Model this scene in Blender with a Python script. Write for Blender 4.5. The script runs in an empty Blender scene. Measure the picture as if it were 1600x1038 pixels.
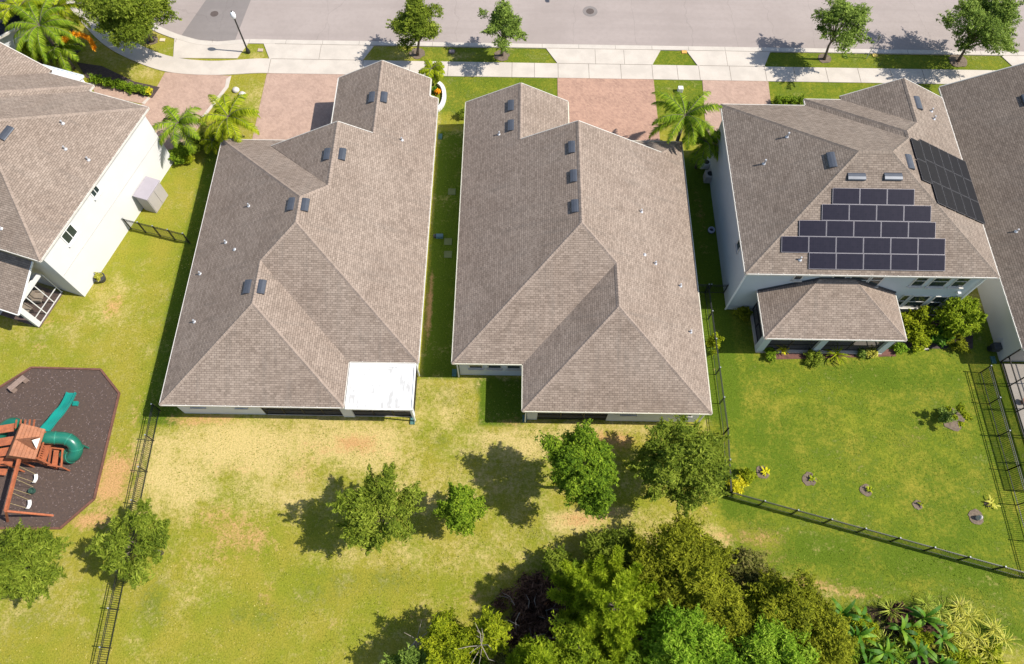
import bpy, bmesh, math, random
import numpy as np
from mathutils import Vector, Matrix
rng = np.random.default_rng(7); random.seed(7)
sc = bpy.context.scene
col = sc.collection

# ------------------------------------------------------------------ camera
F, TH, ROLL, YAW, HC = 1125.7, math.radians(25.479), math.radians(1.081), math.radians(-.223), 44.0
MR = Matrix.Rotation(YAW, 3, 'Z') @ Matrix.Rotation(TH, 3, 'X') @ Matrix.Rotation(ROLL, 3, 'Z')
cd = bpy.data.cameras.new('camera'); cam = bpy.data.objects.new('camera', cd); col.objects.link(cam)
cam.matrix_world = Matrix.Translation((0, 0, HC)) @ MR.to_4x4()
cd.sensor_width = 36; cd.lens = F / 1600 * 36; cd.clip_end = 3000; sc.camera = cam

# ------------------------------------------------------------------ light
SUN_EL, SUN_AZ = math.radians(50), math.radians(95)      # azimuth clockwise from +Y
w = bpy.data.worlds.new('World'); sc.world = w; w.use_nodes = True
nt = w.node_tree; sky = nt.nodes.new('ShaderNodeTexSky'); sky.sky_type = 'NISHITA'; sky.sun_disc = False
sky.sun_elevation = SUN_EL; sky.sun_rotation = SUN_AZ
bg = nt.nodes['Background']; bg.inputs[1].default_value = 0.105; nt.links.new(sky.outputs[0], bg.inputs[0])
sd = bpy.data.lights.new('sun', 'SUN'); sd.energy = 4.4; sd.angle = math.radians(.5); sd.color = (1, .945, .86)
so = bpy.data.objects.new('sun', sd); col.objects.link(so)
sv = Vector((math.sin(SUN_AZ) * math.cos(SUN_EL), math.cos(SUN_AZ) * math.cos(SUN_EL), math.sin(SUN_EL)))
so.rotation_euler = sv.to_track_quat('Z', 'Y').to_euler(); so.location = (60, -20, 80)
sc.view_settings.view_transform = 'Standard'; sc.view_settings.look = 'None'; sc.view_settings.gamma = 1
sc.view_settings.exposure = 0.66

# ------------------------------------------------------------------ geometry helpers
O3 = Vector((0, 0, HC))
def ray(px, py): return MR @ Vector(((px - 800) / F, -(py - 519) / F, -1))
def P(px, py, z=0.0):
    "world point of the reference survey pixel on the level plane z"
    d = ray(px, py); t = (z - HC) / d.z
    return Vector((d.x * t, d.y * t, z))
def hit(px, py, n, c):
    d = ray(px, py); n = Vector(n); t = (c - n.dot(O3)) / n.dot(d)
    return O3 + d * t
def P2(px, py): v = P(px, py); return (v.x, v.y)

def tag(o, label=None, cat=None, group=None, kind=None):
    if label: o['label'] = label
    if cat: o['category'] = cat
    if group: o['group'] = group
    if kind: o['kind'] = kind
    return o
def empty(name, loc=(0, 0, 0), rz=0.0):
    o = bpy.data.objects.new(name, None); col.objects.link(o); o.location = loc; o.rotation_euler = (0, 0, rz)
    o.empty_display_size = .3
    return o
def copy_tree(o, parent=None):
    c = o.copy(); col.objects.link(c); c.parent = parent
    for ch in list(o.children): copy_tree(ch, c)
    return c

class MB:
    def __init__(s): s.v = []; s.f = []; s.uv = []
    def poly(s, pts, uv=None):
        i = len(s.v); s.v += [tuple(p) for p in pts]; s.f.append(list(range(i, i + len(pts)))); s.uv.append(uv); return s
    def box(s, c, d, rz=0.0, M=None):
        x, y, z = d[0] / 2, d[1] / 2, d[2] / 2; cs, sn = math.cos(rz), math.sin(rz)
        P_ = [(-x, -y, -z), (x, -y, -z), (x, y, -z), (-x, y, -z), (-x, -y, z), (x, -y, z), (x, y, z), (-x, y, z)]
        i = len(s.v)
        for p in P_:
            if M is not None: q = M @ Vector(p) + Vector(c)
            else: q = (c[0] + p[0] * cs - p[1] * sn, c[1] + p[0] * sn + p[1] * cs, c[2] + p[2])
            s.v.append(tuple(q))
        for f in ((3, 2, 1, 0), (4, 5, 6, 7), (0, 1, 5, 4), (1, 2, 6, 5), (2, 3, 7, 6), (3, 0, 4, 7)):
            s.f.append([i + k for k in f]); s.uv.append(None)
        return s
    def bar(s, a, b, w=.05, h=.05, up=(0, 0, 1)):
        a = Vector(a); b = Vector(b); d = b - a; L = d.length
        if L < 1e-6: return s
        x = d / L; u = Vector(up)
        if abs(x.dot(u)) > .99: u = Vector((0, 1, 0))
        y = u.cross(x).normalized(); z = x.cross(y)
        M = Matrix((x, y, z)).transposed()
        return s.box((a + b) / 2, (L, w, h), M=M)
    def tube(s, pts, rad, n=8, cap=True):
        pts = [Vector(p) for p in pts]; i0 = len(s.v); m = len(pts)
        if not hasattr(rad, '__len__'): rad = [rad] * m
        for k, p in enumerate(pts):
            t = (pts[min(k + 1, m - 1)] - pts[max(k - 1, 0)]).normalized()
            u = Vector((0, 0, 1)) if abs(t.z) < .9 else Vector((1, 0, 0))
            a = t.cross(u).normalized(); b = t.cross(a)
            for j in range(n):
                an = 2 * math.pi * j / n; s.v.append(tuple(p + (a * math.cos(an) + b * math.sin(an)) * rad[k]))
        for k in range(m - 1):
            for j in range(n):
                s.f.append([i0 + k * n + j, i0 + k * n + (j + 1) % n, i0 + (k + 1) * n + (j + 1) % n, i0 + (k + 1) * n + j]); s.uv.append(None)
        if cap:
            s.f.append([i0 + j for j in range(n)][::-1]); s.uv.append(None)
            s.f.append([i0 + (m - 1) * n + j for j in range(n)]); s.uv.append(None)
        return s
    def lathe(s, c, prof, n=16):
        i0 = len(s.v); m = len(prof)
        for r, z in prof:
            for j in range(n):
                an = 2 * math.pi * j / n; s.v.append((c[0] + r * math.cos(an), c[1] + r * math.sin(an), c[2] + z))
        for k in range(m - 1):
            for j in range(n):
                s.f.append([i0 + k * n + j, i0 + k * n + (j + 1) % n, i0 + (k + 1) * n + (j + 1) % n, i0 + (k + 1) * n + j]); s.uv.append(None)
        return s
    def prism(s, pts, z0, z1, bottom=False):
        n = len(pts); i = len(s.v)
        ar = sum(pts[k][0] * pts[(k + 1) % n][1] - pts[(k + 1) % n][0] * pts[k][1] for k in range(n))
        if ar < 0: pts = pts[::-1]
        s.v += [(p[0], p[1], z0) for p in pts] + [(p[0], p[1], z1) for p in pts]
        s.f.append([i + n + k for k in range(n)]); s.uv.append(None)
        if bottom: s.f.append([i + k for k in range(n)][::-1]); s.uv.append(None)
        for k in range(n):
            s.f.append([i + k, i + (k + 1) % n, i + n + (k + 1) % n, i + n + k]); s.uv.append(None)
        return s
    def build(s, name, mat, parent=None, smooth=False, T=None, bevel=0):
        me = bpy.data.meshes.new(name)
        v = s.v if T is None else [tuple(T @ Vector(p)) for p in s.v]
        if parent is not None and parent.type == 'EMPTY':
            Mi = LOCAL.get(parent.name)
            if Mi is not None: v = [tuple(Mi @ Vector(p)) for p in v]
        me.from_pydata(v, [], s.f)
        if any(u is not None for u in s.uv):
            l = me.uv_layers.new(name='uv'); k = 0; buf = []
            for f, u in zip(s.f, s.uv):
                buf += [c for q in (u if u is not None else [(0, 0)] * len(f)) for c in q]
            l.data.foreach_set('uv', buf)
        if smooth: me.polygons.foreach_set('use_smooth', [True] * len(me.polygons))
        me.materials.append(mat); me.update()
        o = bpy.data.objects.new(name, me); col.objects.link(o)
        if parent is not None: o.parent = parent
        if bevel:
            m = o.modifiers.new('bevel', 'BEVEL'); m.width = bevel; m.segments = 2; m.limit_method = 'ANGLE'
        return o
LOCAL = {}
def thing(name, loc, label, cat, group=None, rz=0.0):
    "Empty at the thing's base; meshes given in world space are re-expressed in its frame"
    o = empty(name, loc, rz); tag(o, label, cat, group)
    LOCAL[o.name] = (Matrix.Translation(Vector(loc)) @ Matrix.Rotation(rz, 4, 'Z')).inverted()
    return o

def quads_mesh(name, mat, V, tint, parent=None, n=4):
    "V: (N*n,3) array of N polygons with n verts"
    V = np.asarray(V, dtype=np.float32).reshape(-1, 3); N = len(V) // n
    if parent is not None and parent.name in LOCAL:
        M = np.array(LOCAL[parent.name]); V = (V @ M[:3, :3].T + M[:3, 3]).astype(np.float32)
    me = bpy.data.meshes.new(name); me.vertices.add(N * n); me.vertices.foreach_set('co', V.ravel())
    me.loops.add(N * n); me.loops.foreach_set('vertex_index', np.arange(N * n, dtype=np.int32))
    me.polygons.add(N); me.polygons.foreach_set('loop_start', np.arange(0, N * n, n, dtype=np.int32))
    try: me.polygons.foreach_set('loop_total', np.full(N, n, dtype=np.int32))
    except Exception: pass
    a = me.color_attributes.new('tint', 'FLOAT_COLOR', 'POINT')
    c = np.ones((N * n, 4), dtype=np.float32); c[:, :3] = np.repeat(np.asarray(tint, dtype=np.float32).reshape(N, -1)[:, :1], n, axis=0)
    a.data.foreach_set('color', c.ravel())
    me.materials.append(mat); me.update(calc_edges=True); me.validate()
    o = bpy.data.objects.new(name, me); col.objects.link(o)
    if parent is not None: o.parent = parent
    return o

# ------------------------------------------------------------------ materials
MATS = {}
def nm(name):
    m = bpy.data.materials.new(name); m.use_nodes = True; n = m.node_tree.nodes; b = n['Principled BSDF']
    MATS[name] = m
    return m, m.node_tree, n, m.node_tree.links, b
def mixc(nt_, f, a, b, mode='MIX'):
    x = nt_.nodes.new('ShaderNodeMix'); x.data_type = 'RGBA'; x.blend_type = mode
    for i, v in ((0, f), (6, a), (7, b)):
        if v is None: continue
        if hasattr(v, 'is_linked') or isinstance(v, bpy.types.NodeSocket): nt_.links.new(v, x.inputs[i])
        elif i == 0: x.inputs[0].default_value = v
        else: x.inputs[i].default_value = (*v, 1)
    return x.outputs[2]
def math_(nt_, op, a, b=None, clamp=False):
    x = nt_.nodes.new('ShaderNodeMath'); x.operation = op; x.use_clamp = clamp
    for i, v in ((0, a), (1, b)):
        if v is None: continue
        if isinstance(v, bpy.types.NodeSocket): nt_.links.new(v, x.inputs[i])
        else: x.inputs[i].default_value = v
    return x.outputs[0]
def noise(nt_, scale, detail=4, rough=.55, vec=None, dim='3D'):
    x = nt_.nodes.new('ShaderNodeTexNoise'); x.inputs['Scale'].default_value = scale; x.inputs['Detail'].default_value = detail; x.inputs['Roughness'].default_value = rough
    if vec is None:
        g = nt_.nodes.get('geo_pos')
        if g is None: g = nt_.nodes.new('ShaderNodeTexCoord'); g.name = 'geo_pos'
        vec = g.outputs['Object']
    nt_.links.new(vec, x.inputs['Vector'])
    return x.outputs['Fac']
def ramp(nt_, fac, lo, hi, a=0.0, b=1.0):
    x = nt_.nodes.new('ShaderNodeMapRange'); x.clamp = True; x.interpolation_type = 'SMOOTHSTEP'
    x.inputs[1].default_value = lo; x.inputs[2].default_value = hi; x.inputs[3].default_value = a; x.inputs[4].default_value = b
    nt_.links.new(fac, x.inputs[0]); return x.outputs[0]
def bump(nt_, h, b, dist=.02, strength=.6):
    x = nt_.nodes.new('ShaderNodeBump'); x.inputs['Strength'].default_value = strength; x.inputs['Distance'].default_value = dist
    nt_.links.new(h, x.inputs['Height']); nt_.links.new(x.outputs[0], b.inputs['Normal'])
def simple(name, c, rough=.7, metal=0.0, var=.12, scale=3.0, fine=30.0, bmp=0.0, c2=None, spec=.5):
    m, t, n, l, b = nm(name)
    c2 = c2 or tuple(x * (1 - var) for x in c)
    f = noise(t, scale, 6); g = noise(t, fine, 3)
    cc = mixc(t, ramp(t, f, .35, .68), c, c2)
    cc = mixc(t, ramp(t, g, .3, .75, 0, .5), cc, tuple(x * (1 - var) for x in c2))
    l.new(cc, b.inputs['Base Color']); b.inputs['Roughness'].default_value = rough; b.inputs['Metallic'].default_value = metal
    b.inputs['Specular IOR Level'].default_value = spec
    if bmp: bump(t, g, b, bmp)
    return m

def shingle(name, light, dark, mortar):
    m, t, n, l, b = nm(name)
    uv = n.new('ShaderNodeUVMap'); uv.uv_map = 'uv'
    br = n.new('ShaderNodeTexBrick'); br.offset = .37; br.offset_frequency = 2; br.squash = 1
    for k, v in (('Scale', 1), ('Mortar Size', .013), ('Mortar Smooth', .35), ('Bias', -.15), ('Brick Width', .30), ('Row Height', .135)): br.inputs[k].default_value = v
    br.inputs['Color1'].default_value = (*light, 1); br.inputs['Color2'].default_value = (*dark, 1); br.inputs['Mortar'].default_value = (*mortar, 1)
    l.new(uv.outputs[0], br.inputs['Vector'])
    # a second course pattern with wider tabs gives the laminated look
    b2 = n.new('ShaderNodeTexBrick'); b2.offset = .61; b2.offset_frequency = 3
    for k, v in (('Scale', 1), ('Mortar Size', 0), ('Bias', -.35), ('Brick Width', .23), ('Row Height', .135)): b2.inputs[k].default_value = v
    b2.inputs['Color1'].default_value = (1, 1, 1, 1); b2.inputs['Color2'].default_value = (.70, .69, .68, 1); b2.inputs['Mortar'].default_value = (1, 1, 1, 1)
    l.new(uv.outputs[0], b2.inputs['Vector'])
    c = mixc(t, 1.0, br.outputs['Color'], b2.outputs['Color'], 'MULTIPLY')
    big = noise(t, .35, 5, .6); c = mixc(t, ramp(t, big, .3, .7, 0, 1), c, mixc(t, 1.0, c, (.86, .84, .83), 'MULTIPLY'))
    mp = n.new('ShaderNodeMapping'); mp.inputs['Scale'].default_value = (2.2, .25, 1); l.new(uv.outputs[0], mp.inputs[0])
    st = noise(t, 1.0, 4, .6, mp.outputs[0]); c = mixc(t, ramp(t, st, .5, .75, 0, .3), c, (.13, .115, .10))
    gr = noise(t, 45, 2, .7, uv.outputs[0]); c = mixc(t, ramp(t, gr, .3, .7, 0, .35), c, mixc(t, 1.0, c, (.72, .70, .68), 'MULTIPLY'))
    l.new(c, b.inputs['Base Color']); b.inputs['Roughness'].default_value = .92; b.inputs['Specular IOR Level'].default_value = .25
    bump(t, math_(t, 'ADD', br.outputs['Fac'], gr), b, -.008, .5)
    return m
SH1 = shingle('taupe_shingles', (.325, .262, .214), (.252, .200, .161), (.130, .100, .082))
SH2 = shingle('brown_grey_shingles', (.292, .238, .194), (.212, .170, .137), (.115, .092, .076))
def capmat(name, c):
    return simple(name, c, .92, var=.25, scale=2.5, fine=14, spec=.2)
CAP1 = capmat('ridge_shingles', (.31, .246, .202)); CAP2 = capmat('grey_ridge_shingles', (.28, .226, .184))

WALL = simple('white_stucco', (.62, .64, .66), .85, var=.06, scale=.8, fine=40, bmp=.004)
WALL_W = simple('sunlit_cream_stucco', (.60, .595, .585), .85, var=.05, scale=.6, fine=40, bmp=.004)
WALL_SHADE = simple('shade_grey_stucco', (.48, .52, .53), .85, var=.06, scale=.8, fine=40, bmp=.004)  # white stucco with the dim, bluish tone of shade put into its colour
WALL_B = simple('beige_stucco', (.58, .54, .49), .85, var=.06, scale=.8, fine=40, bmp=.004)
TRIM = simple('white_gutter', (.62, .59, .53), .5, var=.14, scale=2, fine=6)
SOFF = simple('soffit_white', (.6, .6, .58), .7)
GLASS = simple('window_glass', (.035, .05, .05), .08, var=.3, scale=.7)
SCREEN_D = simple('dark_interior', (.022, .022, .024), .8)
VENT = simple('charcoal_vent_metal', (.085, .095, .115), .42, .3, var=.15)
PIPE = simple('galvanised_pipe', (.55, .56, .58), .4, .3)
BLACK = simple('black_aluminium', (.018, .02, .02), .45, var=.2)
BRONZE = simple('bronze_frame', (.03, .026, .024), .5)
CONC = simple('pale_concrete', (.53, .475, .41), .9, var=.15, scale=.7, fine=22, bmp=.003)
KERB = simple('kerb_concrete', (.52, .47, .41), .9, var=.14, scale=.8, fine=18)
LEADM = simple('dark_pot', (.05, .05, .052), .6)
TERRA = simple('terracotta', (.38, .17, .10), .8)
BARK = simple('grey_brown_bark', (.16, .125, .10), .95, var=.35, scale=6, fine=30, bmp=.02)
PALE_WOOD = simple('bleached_branch', (.33, .28, .23), .95, var=.3)
MULCH = simple('dark_brown_mulch', (.085, .058, .052), .95, var=.45, scale=5, fine=26, bmp=.03, c2=(.05, .034, .03))
SHEDM = simple('lilac_grey_resin', (.34, .31, .34), .55, var=.06)
SHEDW = simple('taupe_resin', (.38, .35, .33), .6, var=.06)
WHITE = simple('white_plastic', (.78, .78, .76), .5, var=.05)
STONE = simple('white_stone', (.62, .58, .52), .9, var=.25, scale=8)

def asphalt(name, c, c2):
    m, t, n, l, b = nm(name)
    a = noise(t, .16, 6, .6); g = noise(t, 60, 2, .7); s = noise(t, 2.5, 5, .65)
    cc = mixc(t, ramp(t, a, .35, .7), c, c2)
    cc = mixc(t, ramp(t, s, .4, .7, 0, .25), cc, tuple(x * .8 for x in c2))
    ws = n.new('ShaderNodeMapping'); ws.inputs['Scale'].default_value = (.05, .9, 1); l.new(t.nodes['geo_pos'].outputs['Object'], ws.inputs[0])
    wn = noise(t, 1.0, 4, .6, ws.outputs[0]); cc = mixc(t, ramp(t, wn, .45, .7, 0, .35), cc, tuple(x * .86 for x in c2))
    cc = mixc(t, ramp(t, g, .3, .8, 0, .4), cc, tuple(x * .72 for x in c))
    # transverse and wandering cracks
    tc = t.nodes.get('geo_pos'); mp = n.new('ShaderNodeMapping'); mp.inputs['Scale'].default_value = (.16, .045, .1); l.new(tc.outputs['Object'], mp.inputs[0])
    nz = n.new('ShaderNodeTexNoise'); nz.inputs['Scale'].default_value = .8; nz.inputs['Detail'].default_value = 5; l.new(tc.outputs['Object'], nz.inputs['Vector'])
    av = n.new('ShaderNodeVectorMath'); av.operation = 'MULTIPLY_ADD'; av.inputs[1].default_value = (.12, .12, .12); l.new(nz.outputs['Color'], av.inputs[0]); l.new(mp.outputs[0], av.inputs[2])
    vo = n.new('ShaderNodeTexVoronoi'); vo.feature = 'DISTANCE_TO_EDGE'; vo.inputs['Scale'].default_value = 1.0; l.new(av.outputs[0], vo.inputs['Vector'])
    cc = mixc(t, ramp(t, vo.outputs['Distance'], 0.0, .006, .22, 0), cc, (.12, .10, .09))
    l.new(cc, b.inputs['Base Color']); b.inputs['Roughness'].default_value = .93; bump(t, g, b, .004)
    return m
ROAD = asphalt('sunbleached_asphalt', (.335, .285, .26), (.29, .245, .222))
PATCH = asphalt('grey_asphalt_patch', (.215, .19, .178), (.19, .168, .158))

def paver(name, a, b_, mort, sx=.22, sy=.11, rot=0.0):
    m, t, n, l, b = nm(name)
    tc = n.new('ShaderNodeTexCoord'); tc.name = 'geo_pos'
    mp = n.new('ShaderNodeMapping'); mp.inputs['Rotation'].default_value = (0, 0, rot); l.new(tc.outputs['Object'], mp.inputs[0])
    br = n.new('ShaderNodeTexBrick')
    for k, v in (('Scale', 1), ('Mortar Size', .006), ('Bias', 0), ('Brick Width', sx), ('Row Height', sy)): br.inputs[k].default_value = v
    br.inputs['Color1'].default_value = (*a, 1); br.inputs['Color2'].default_value = (*b_, 1); br.inputs['Mortar'].default_value = (*mort, 1)
    l.new(mp.outputs[0], br.inputs['Vector'])
    s = noise(t, .9, 6, .65); s2 = noise(t, 4.5, 3)
    c = mixc(t, ramp(t, s, .38, .66, 0, .55), br.outputs['Color'], tuple(x * 1.12 for x in a))
    c = mixc(t, ramp(t, s2, .45, .7, 0, .35), c, tuple(x * .72 for x in b_))
    l.new(c, b.inputs['Base Color']); b.inputs['Roughness'].default_value = .9
    return m
PAV1 = paver('pink_brown_pavers', (.40, .275, .212), (.33, .222, .17), (.26, .18, .145), rot=.78)
PAV2 = paver('terracotta_pavers', (.40, .245, .175), (.30, .178, .13), (.24, .15, .115), rot=.78)

def leafmat(name, dark, mid, light, trans=.3, rough=.75):
    m, t, n, l, b = nm(name)
    at = n.new('ShaderNodeAttribute'); at.attribute_name = 'tint'
    r = n.new('ShaderNodeValToRGB'); r.color_ramp.elements[0].color = (*dark, 1); r.color_ramp.elements[1].color = (*light, 1)
    e = r.color_ramp.elements.new(.5); e.color = (*mid, 1); l.new(at.outputs['Fac'], r.inputs[0])
    l.new(r.outputs[0], b.inputs['Base Color']); b.inputs['Roughness'].default_value = rough; b.inputs['Specular IOR Level'].default_value = .12
    tr = n.new('ShaderNodeBsdfTranslucent'); tc = mixc(t, 1.0, r.outputs[0], (1.0, 1.0, .55), 'MULTIPLY'); l.new(tc, tr.inputs[0])
    mx = n.new('ShaderNodeMixShader'); mx.inputs[0].default_value = trans
    l.new(b.outputs[0], mx.inputs[1]); l.new(tr.outputs[0], mx.inputs[2]); l.new(mx.outputs[0], n['Material Output'].inputs[0])
    return m
L_OAK = leafmat('oak_leaves', (0.055, 0.090, 0.0078), (0.155, 0.208, 0.016), (0.315, 0.370, 0.045))
L_BRI = leafmat('bright_leaves', (0.046, 0.095, 0.006), (0.145, 0.235, 0.012), (0.310, 0.405, 0.028))
L_OLI = leafmat('olive_leaves', (0.069, 0.086, 0.0046), (0.184, 0.207, 0.0092), (0.345, 0.356, 0.0230))
L_YEL = leafmat('yellow_green_leaves', (0.084, 0.116, 0.0042), (0.231, 0.284, 0.0084), (0.420, 0.441, 0.0210))
L_GRY = leafmat('sage_leaves', (0.062, 0.106, 0.0150), (0.175, 0.256, 0.0375), (0.325, 0.425, 0.0875))
L_LIM = leafmat('lime_leaves', (0.055, 0.130, 0.005), (0.165, 0.290, 0.013), (0.350, 0.480, 0.045))
L_PINEL = leafmat('young_pine_leaves', (0.060, 0.108, 0.0048), (0.180, 0.252, 0.0096), (0.360, 0.432, 0.0240))
L_MIX = leafmat('mixed_brown_green_leaves', (0.065, 0.058, 0.0195), (0.143, 0.156, 0.0260), (0.312, 0.260, 0.0910))
L_PAL = leafmat('palm_leaflets', (0.055, 0.120, 0.008), (0.165, 0.262, 0.012), (0.36, 0.45, 0.035), .3)
L_PALY = leafmat('yellow_palm_leaflets', (0.085, 0.135, 0.004), (0.25, 0.315, 0.009), (0.48, 0.51, 0.025), .3)
L_BAN = leafmat('banana_leaves', (0.020, 0.070, 0.0060), (0.060, 0.160, 0.0100), (0.220, 0.360, 0.0300), .2, .5)
L_STR = leafmat('striped_leaves', (0.20, 0.21, 0.015), (0.44, 0.42, 0.050), (0.66, 0.62, 0.16), .2)
L_STRG = leafmat('green_striped_leaves', (.10, .16, .01), (.30, .36, .04), (.58, .58, .14), .2)
L_GOLD = leafmat('gold_leaves', (0.300, 0.300, 0.0100), (0.550, 0.500, 0.0100), (0.720, 0.660, 0.0500), .2)
L_DRY = leafmat('dry_brown_leaves', (0.035, 0.018, 0.0120), (0.100, 0.050, 0.0320), (0.200, 0.110, 0.0700), .1)
L_ORA = leafmat('orange_blooms', (0.650, 0.200, 0.0050), (0.900, 0.360, 0.0100), (0.950, 0.500, 0.0300), .2)

# ------------------------------------------------------------------ ground
def vnoise(X, Y, seed, k):
    r = np.random.default_rng(seed); o = np.zeros_like(X)
    for i in range(10):
        a = r.uniform(0, 2 * math.pi); kk = k * r.uniform(.5, 1.8); o += np.sin((X * math.cos(a) + Y * math.sin(a)) * kk + r.uniform(0, 6.28) + 1.3 * np.sin(Y * kk * .6 + i))
    return o / 5
def make_ground():
    xs = np.concatenate([[-900, -300, -110, -60], np.arange(-42, 42.01, .35), [60, 110, 300, 900]])
    ys = np.concatenate([[-900, -300, -80, -20], np.arange(-4, 60.01, .35), [80, 130, 300, 900]])
    X, Y = np.meshgrid(xs, ys); nx, ny = len(xs), len(ys)
    V = np.stack([X, Y, np.zeros_like(X)], -1).reshape(-1, 3)
    idx = np.arange(nx * ny).reshape(ny, nx)
    Fq = np.stack([idx[:-1, :-1], idx[:-1, 1:], idx[1:, 1:], idx[1:, :-1]], -1).reshape(-1, 4)
    me = bpy.data.meshes.new('ground'); me.from_pydata(V.tolist(), [], Fq.tolist())
    R = np.full(X.shape, .30); G = np.full(X.shape, .20); B = np.zeros(X.shape)
    nz = vnoise(X, Y, 3, 1.1); nz2 = vnoise(X, Y, 5, .45)
    def blob(arr, px, py, rx, ry, amp, soft=.6):
        c = P(px, py); e = P(px + rx, py); g = P(px, py + ry)
        ax = abs(e.x - c.x); ay = abs(g.y - c.y)
        d = np.sqrt(((X - c.x) / ax) ** 2 + ((Y - c.y) / ay) ** 2) + nz * .16
        k = np.clip((1.25 - d) / (2 * soft), 0, 1); k = k * k * (3 - 2 * k)
        arr += (amp) * k
    def rect(arr, x0, x1, y0, y1, val, soft=.4):
        k = np.clip((X - x0) / soft + .5, 0, 1) * np.clip((x1 - X) / soft + .5, 0, 1) * np.clip((Y - y0) / soft + .5, 0, 1) * np.clip((y1 - Y) / soft + .5, 0, 1)
        arr[:] = arr * (1 - k) + val * k
    # whole lawns: (left) watered, (middle) straw, (right) green, fronts green
    rect(R, -60, -21.3, -5, 43, .20, 1.2); rect(G, -60, -21.3, -5, 43, .15, 1.2)
    rect(R, -23, 13, -5, 18, .26, 1.5); rect(G, -23, 13, -5, 18, .08, 1.5)
    rect(R, 12.9, 60, 2, 23, .06, .6); rect(G, 12.9, 60, 2, 23, .56, .6)
    rect(R, -8, 60, 40, 60, .10, .6); rect(G, -8, 60, 40, 60, .55, .6)
    rect(R, -5.8, -3.3, 17.6, 41, .12, .3); rect(G, -5.8, -3.3, 17.6, 38.2, .95, .3)  # side yards and nook below: house shade painted in as darker green
    rect(R, 12, 15, 15, 36, .05, .4); rect(G, 12, 15, 15, 36, .95, .4)
    rect(R, -23.5, -21, 14, 36, .1, .4); rect(G, -23.5, -21, 14, 36, .8, .4)
    rect(G, -2, 1, 14.3, 17.5, .9, .3); rect(R, -2, 1, 14.3, 17.5, .05, .3)
    # straw patches
    for a in ((330, 700, 120, 55, .75), (450, 690, 160, 60, .6), (300, 760, 90, 60, .7), (560, 700, 80, 45, .45), (620, 690, 60, 50, .35),
              (440, 770, 120, 50, .45), (700, 640, 70, 60, .30), (640, 760, 110, 60, .25), (830, 690, 120, 35, .6), (560, 870, 120, 25, .35),
              (700, 870, 120, 40, .3), (300, 930, 90, 50, .2), (1010, 830, 150, 40, .35), (900, 815, 60, 22, .8), (955, 800, 50, 16, .6),
              (1110, 850, 80, 35, .45), (1200, 905, 90, 25, .5), (1310, 930, 70, 22, .6), (480, 970, 80, 25, .25), (160, 760, 30, 60, .35),
              (1340, 700, 60, 80, .16), (1450, 640, 40, 60, .12), (1300, 610, 60, 40, .14), (1380, 770, 50, 30, .16), (1520, 960, 60, 30, .2),
              (60, 520, 90, 40, .2), (170, 470, 40, 60, .25), (90, 950, 120, 60, .12), (420, 640, 160, 12, .45), (960, 665, 140, 12, .45),
              (1240, 830, 60, 30, .2), (840, 86, 25, 12, .35), (720, 88, 40, 8, .5), (400, 90, 16, 10, .4), (215, 115, 30, 14, .3)): blob(R, *a[:4], a[4] * .72)
    for a in ((240, 940, 40, 60, .5), (370, 685, 9, 7, 1.2), (327, 718, 11, 11, 1.2), (318, 710, 6, 5, 1.0), (520, 760, 70, 30, .3), (630, 820, 60, 20, .3), (400, 960, 100, 35, .35), (500, 920, 60, 40, .35), (600, 905, 90, 35, .35), (700, 620, 30, 30, .5),
              (765, 600, 35, 30, .5), (690, 690, 20, 18, .45), (1280, 860, 80, 30, .5), (1440, 880, 90, 30, .35), (1530, 900, 50, 30, .4),
              (960, 830, 50, 12, .35), (1150, 790, 60, 25, .4), (760, 720, 60, 60, .3), (860, 830, 60, 25, .25), (60, 530, 30, 12, .25), (230, 290, 40, 30, .15),
              (175, 820, 40, 30, .3), (60, 960, 60, 40, .2), (560, 800, 60, 40, .2), (1380, 590, 120, 25, .3), (1200, 700, 60, 60, .15), (1560, 1000, 60, 30, .4)): blob(G, *a)
    for a in ((178, 478, 24, 28, .6), (172, 750, 42, 75, .85), (135, 815, 45, 20, .8), (50, 500, 60, 16, .45), (215, 640, 14, 60, .35), (330, 655, 90, 16, .5), (590, 690, 90, 40, .12), (400, 830, 90, 60, .2), (330, 800, 60, 40, .35), (470, 740, 80, 30, .3), (60, 540, 22, 14, .35), (100, 500, 90, 10, .25), (280, 660, 60, 14, .25),
              (380, 850, 70, 50, .3), (300, 880, 70, 30, .2), (420, 930, 20, 30, .35), (620, 712, 60, 22, .15), (910, 812, 60, 20, .6), (950, 800, 40, 12, .5),
              (960, 690, 60, 25, .55), (800, 660, 40, 15, .45), (1110, 835, 60, 20, .3), (1190, 840, 40, 20, .12), (1150, 880, 70, 20, .45), (1240, 915, 60, 20, .3), (1340, 925, 60, 16, .3),
              (650, 965, 90, 14, .35), (520, 975, 60, 12, .3), (720, 935, 60, 14, .3), (850, 910, 70, 30, .6), (1160, 905, 50, 20, .5), (160, 440, 10, 40, .35),
              (670, 480, 7, 80, .8), (1095, 340, 10, 70, .35), (1440, 1000, 60, 20, .4), (1270, 908, 75, 24, .3), (1330, 930, 60, 14, .25), (1215, 860, 60, 40, .25), (1175, 840, 60, 30, .25), (1420, 690, 60, 50, .18), (1330, 720, 50, 40, .15), (1480, 940, 90, 14, .25), (500, 700, 90, 30, .3), (350, 740, 60, 40, .3), (560, 690, 40, 20, .35), (265, 248, 30, 8, .6), (1585, 1000, 20, 20, .3), (1100, 800, 30, 30, .2)): blob(B, *a)
    R += nz2 * .12; G += np.abs(nz) * .14 + nz2 * .05; B += np.clip(nz2 - .35, 0, 1) * .25 * (X > -23) * (X < 13) * (Y < 17)
    # leaf litter under the woods and the banana clump goes to the alpha channel
    A = np.zeros(X.shape)
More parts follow.
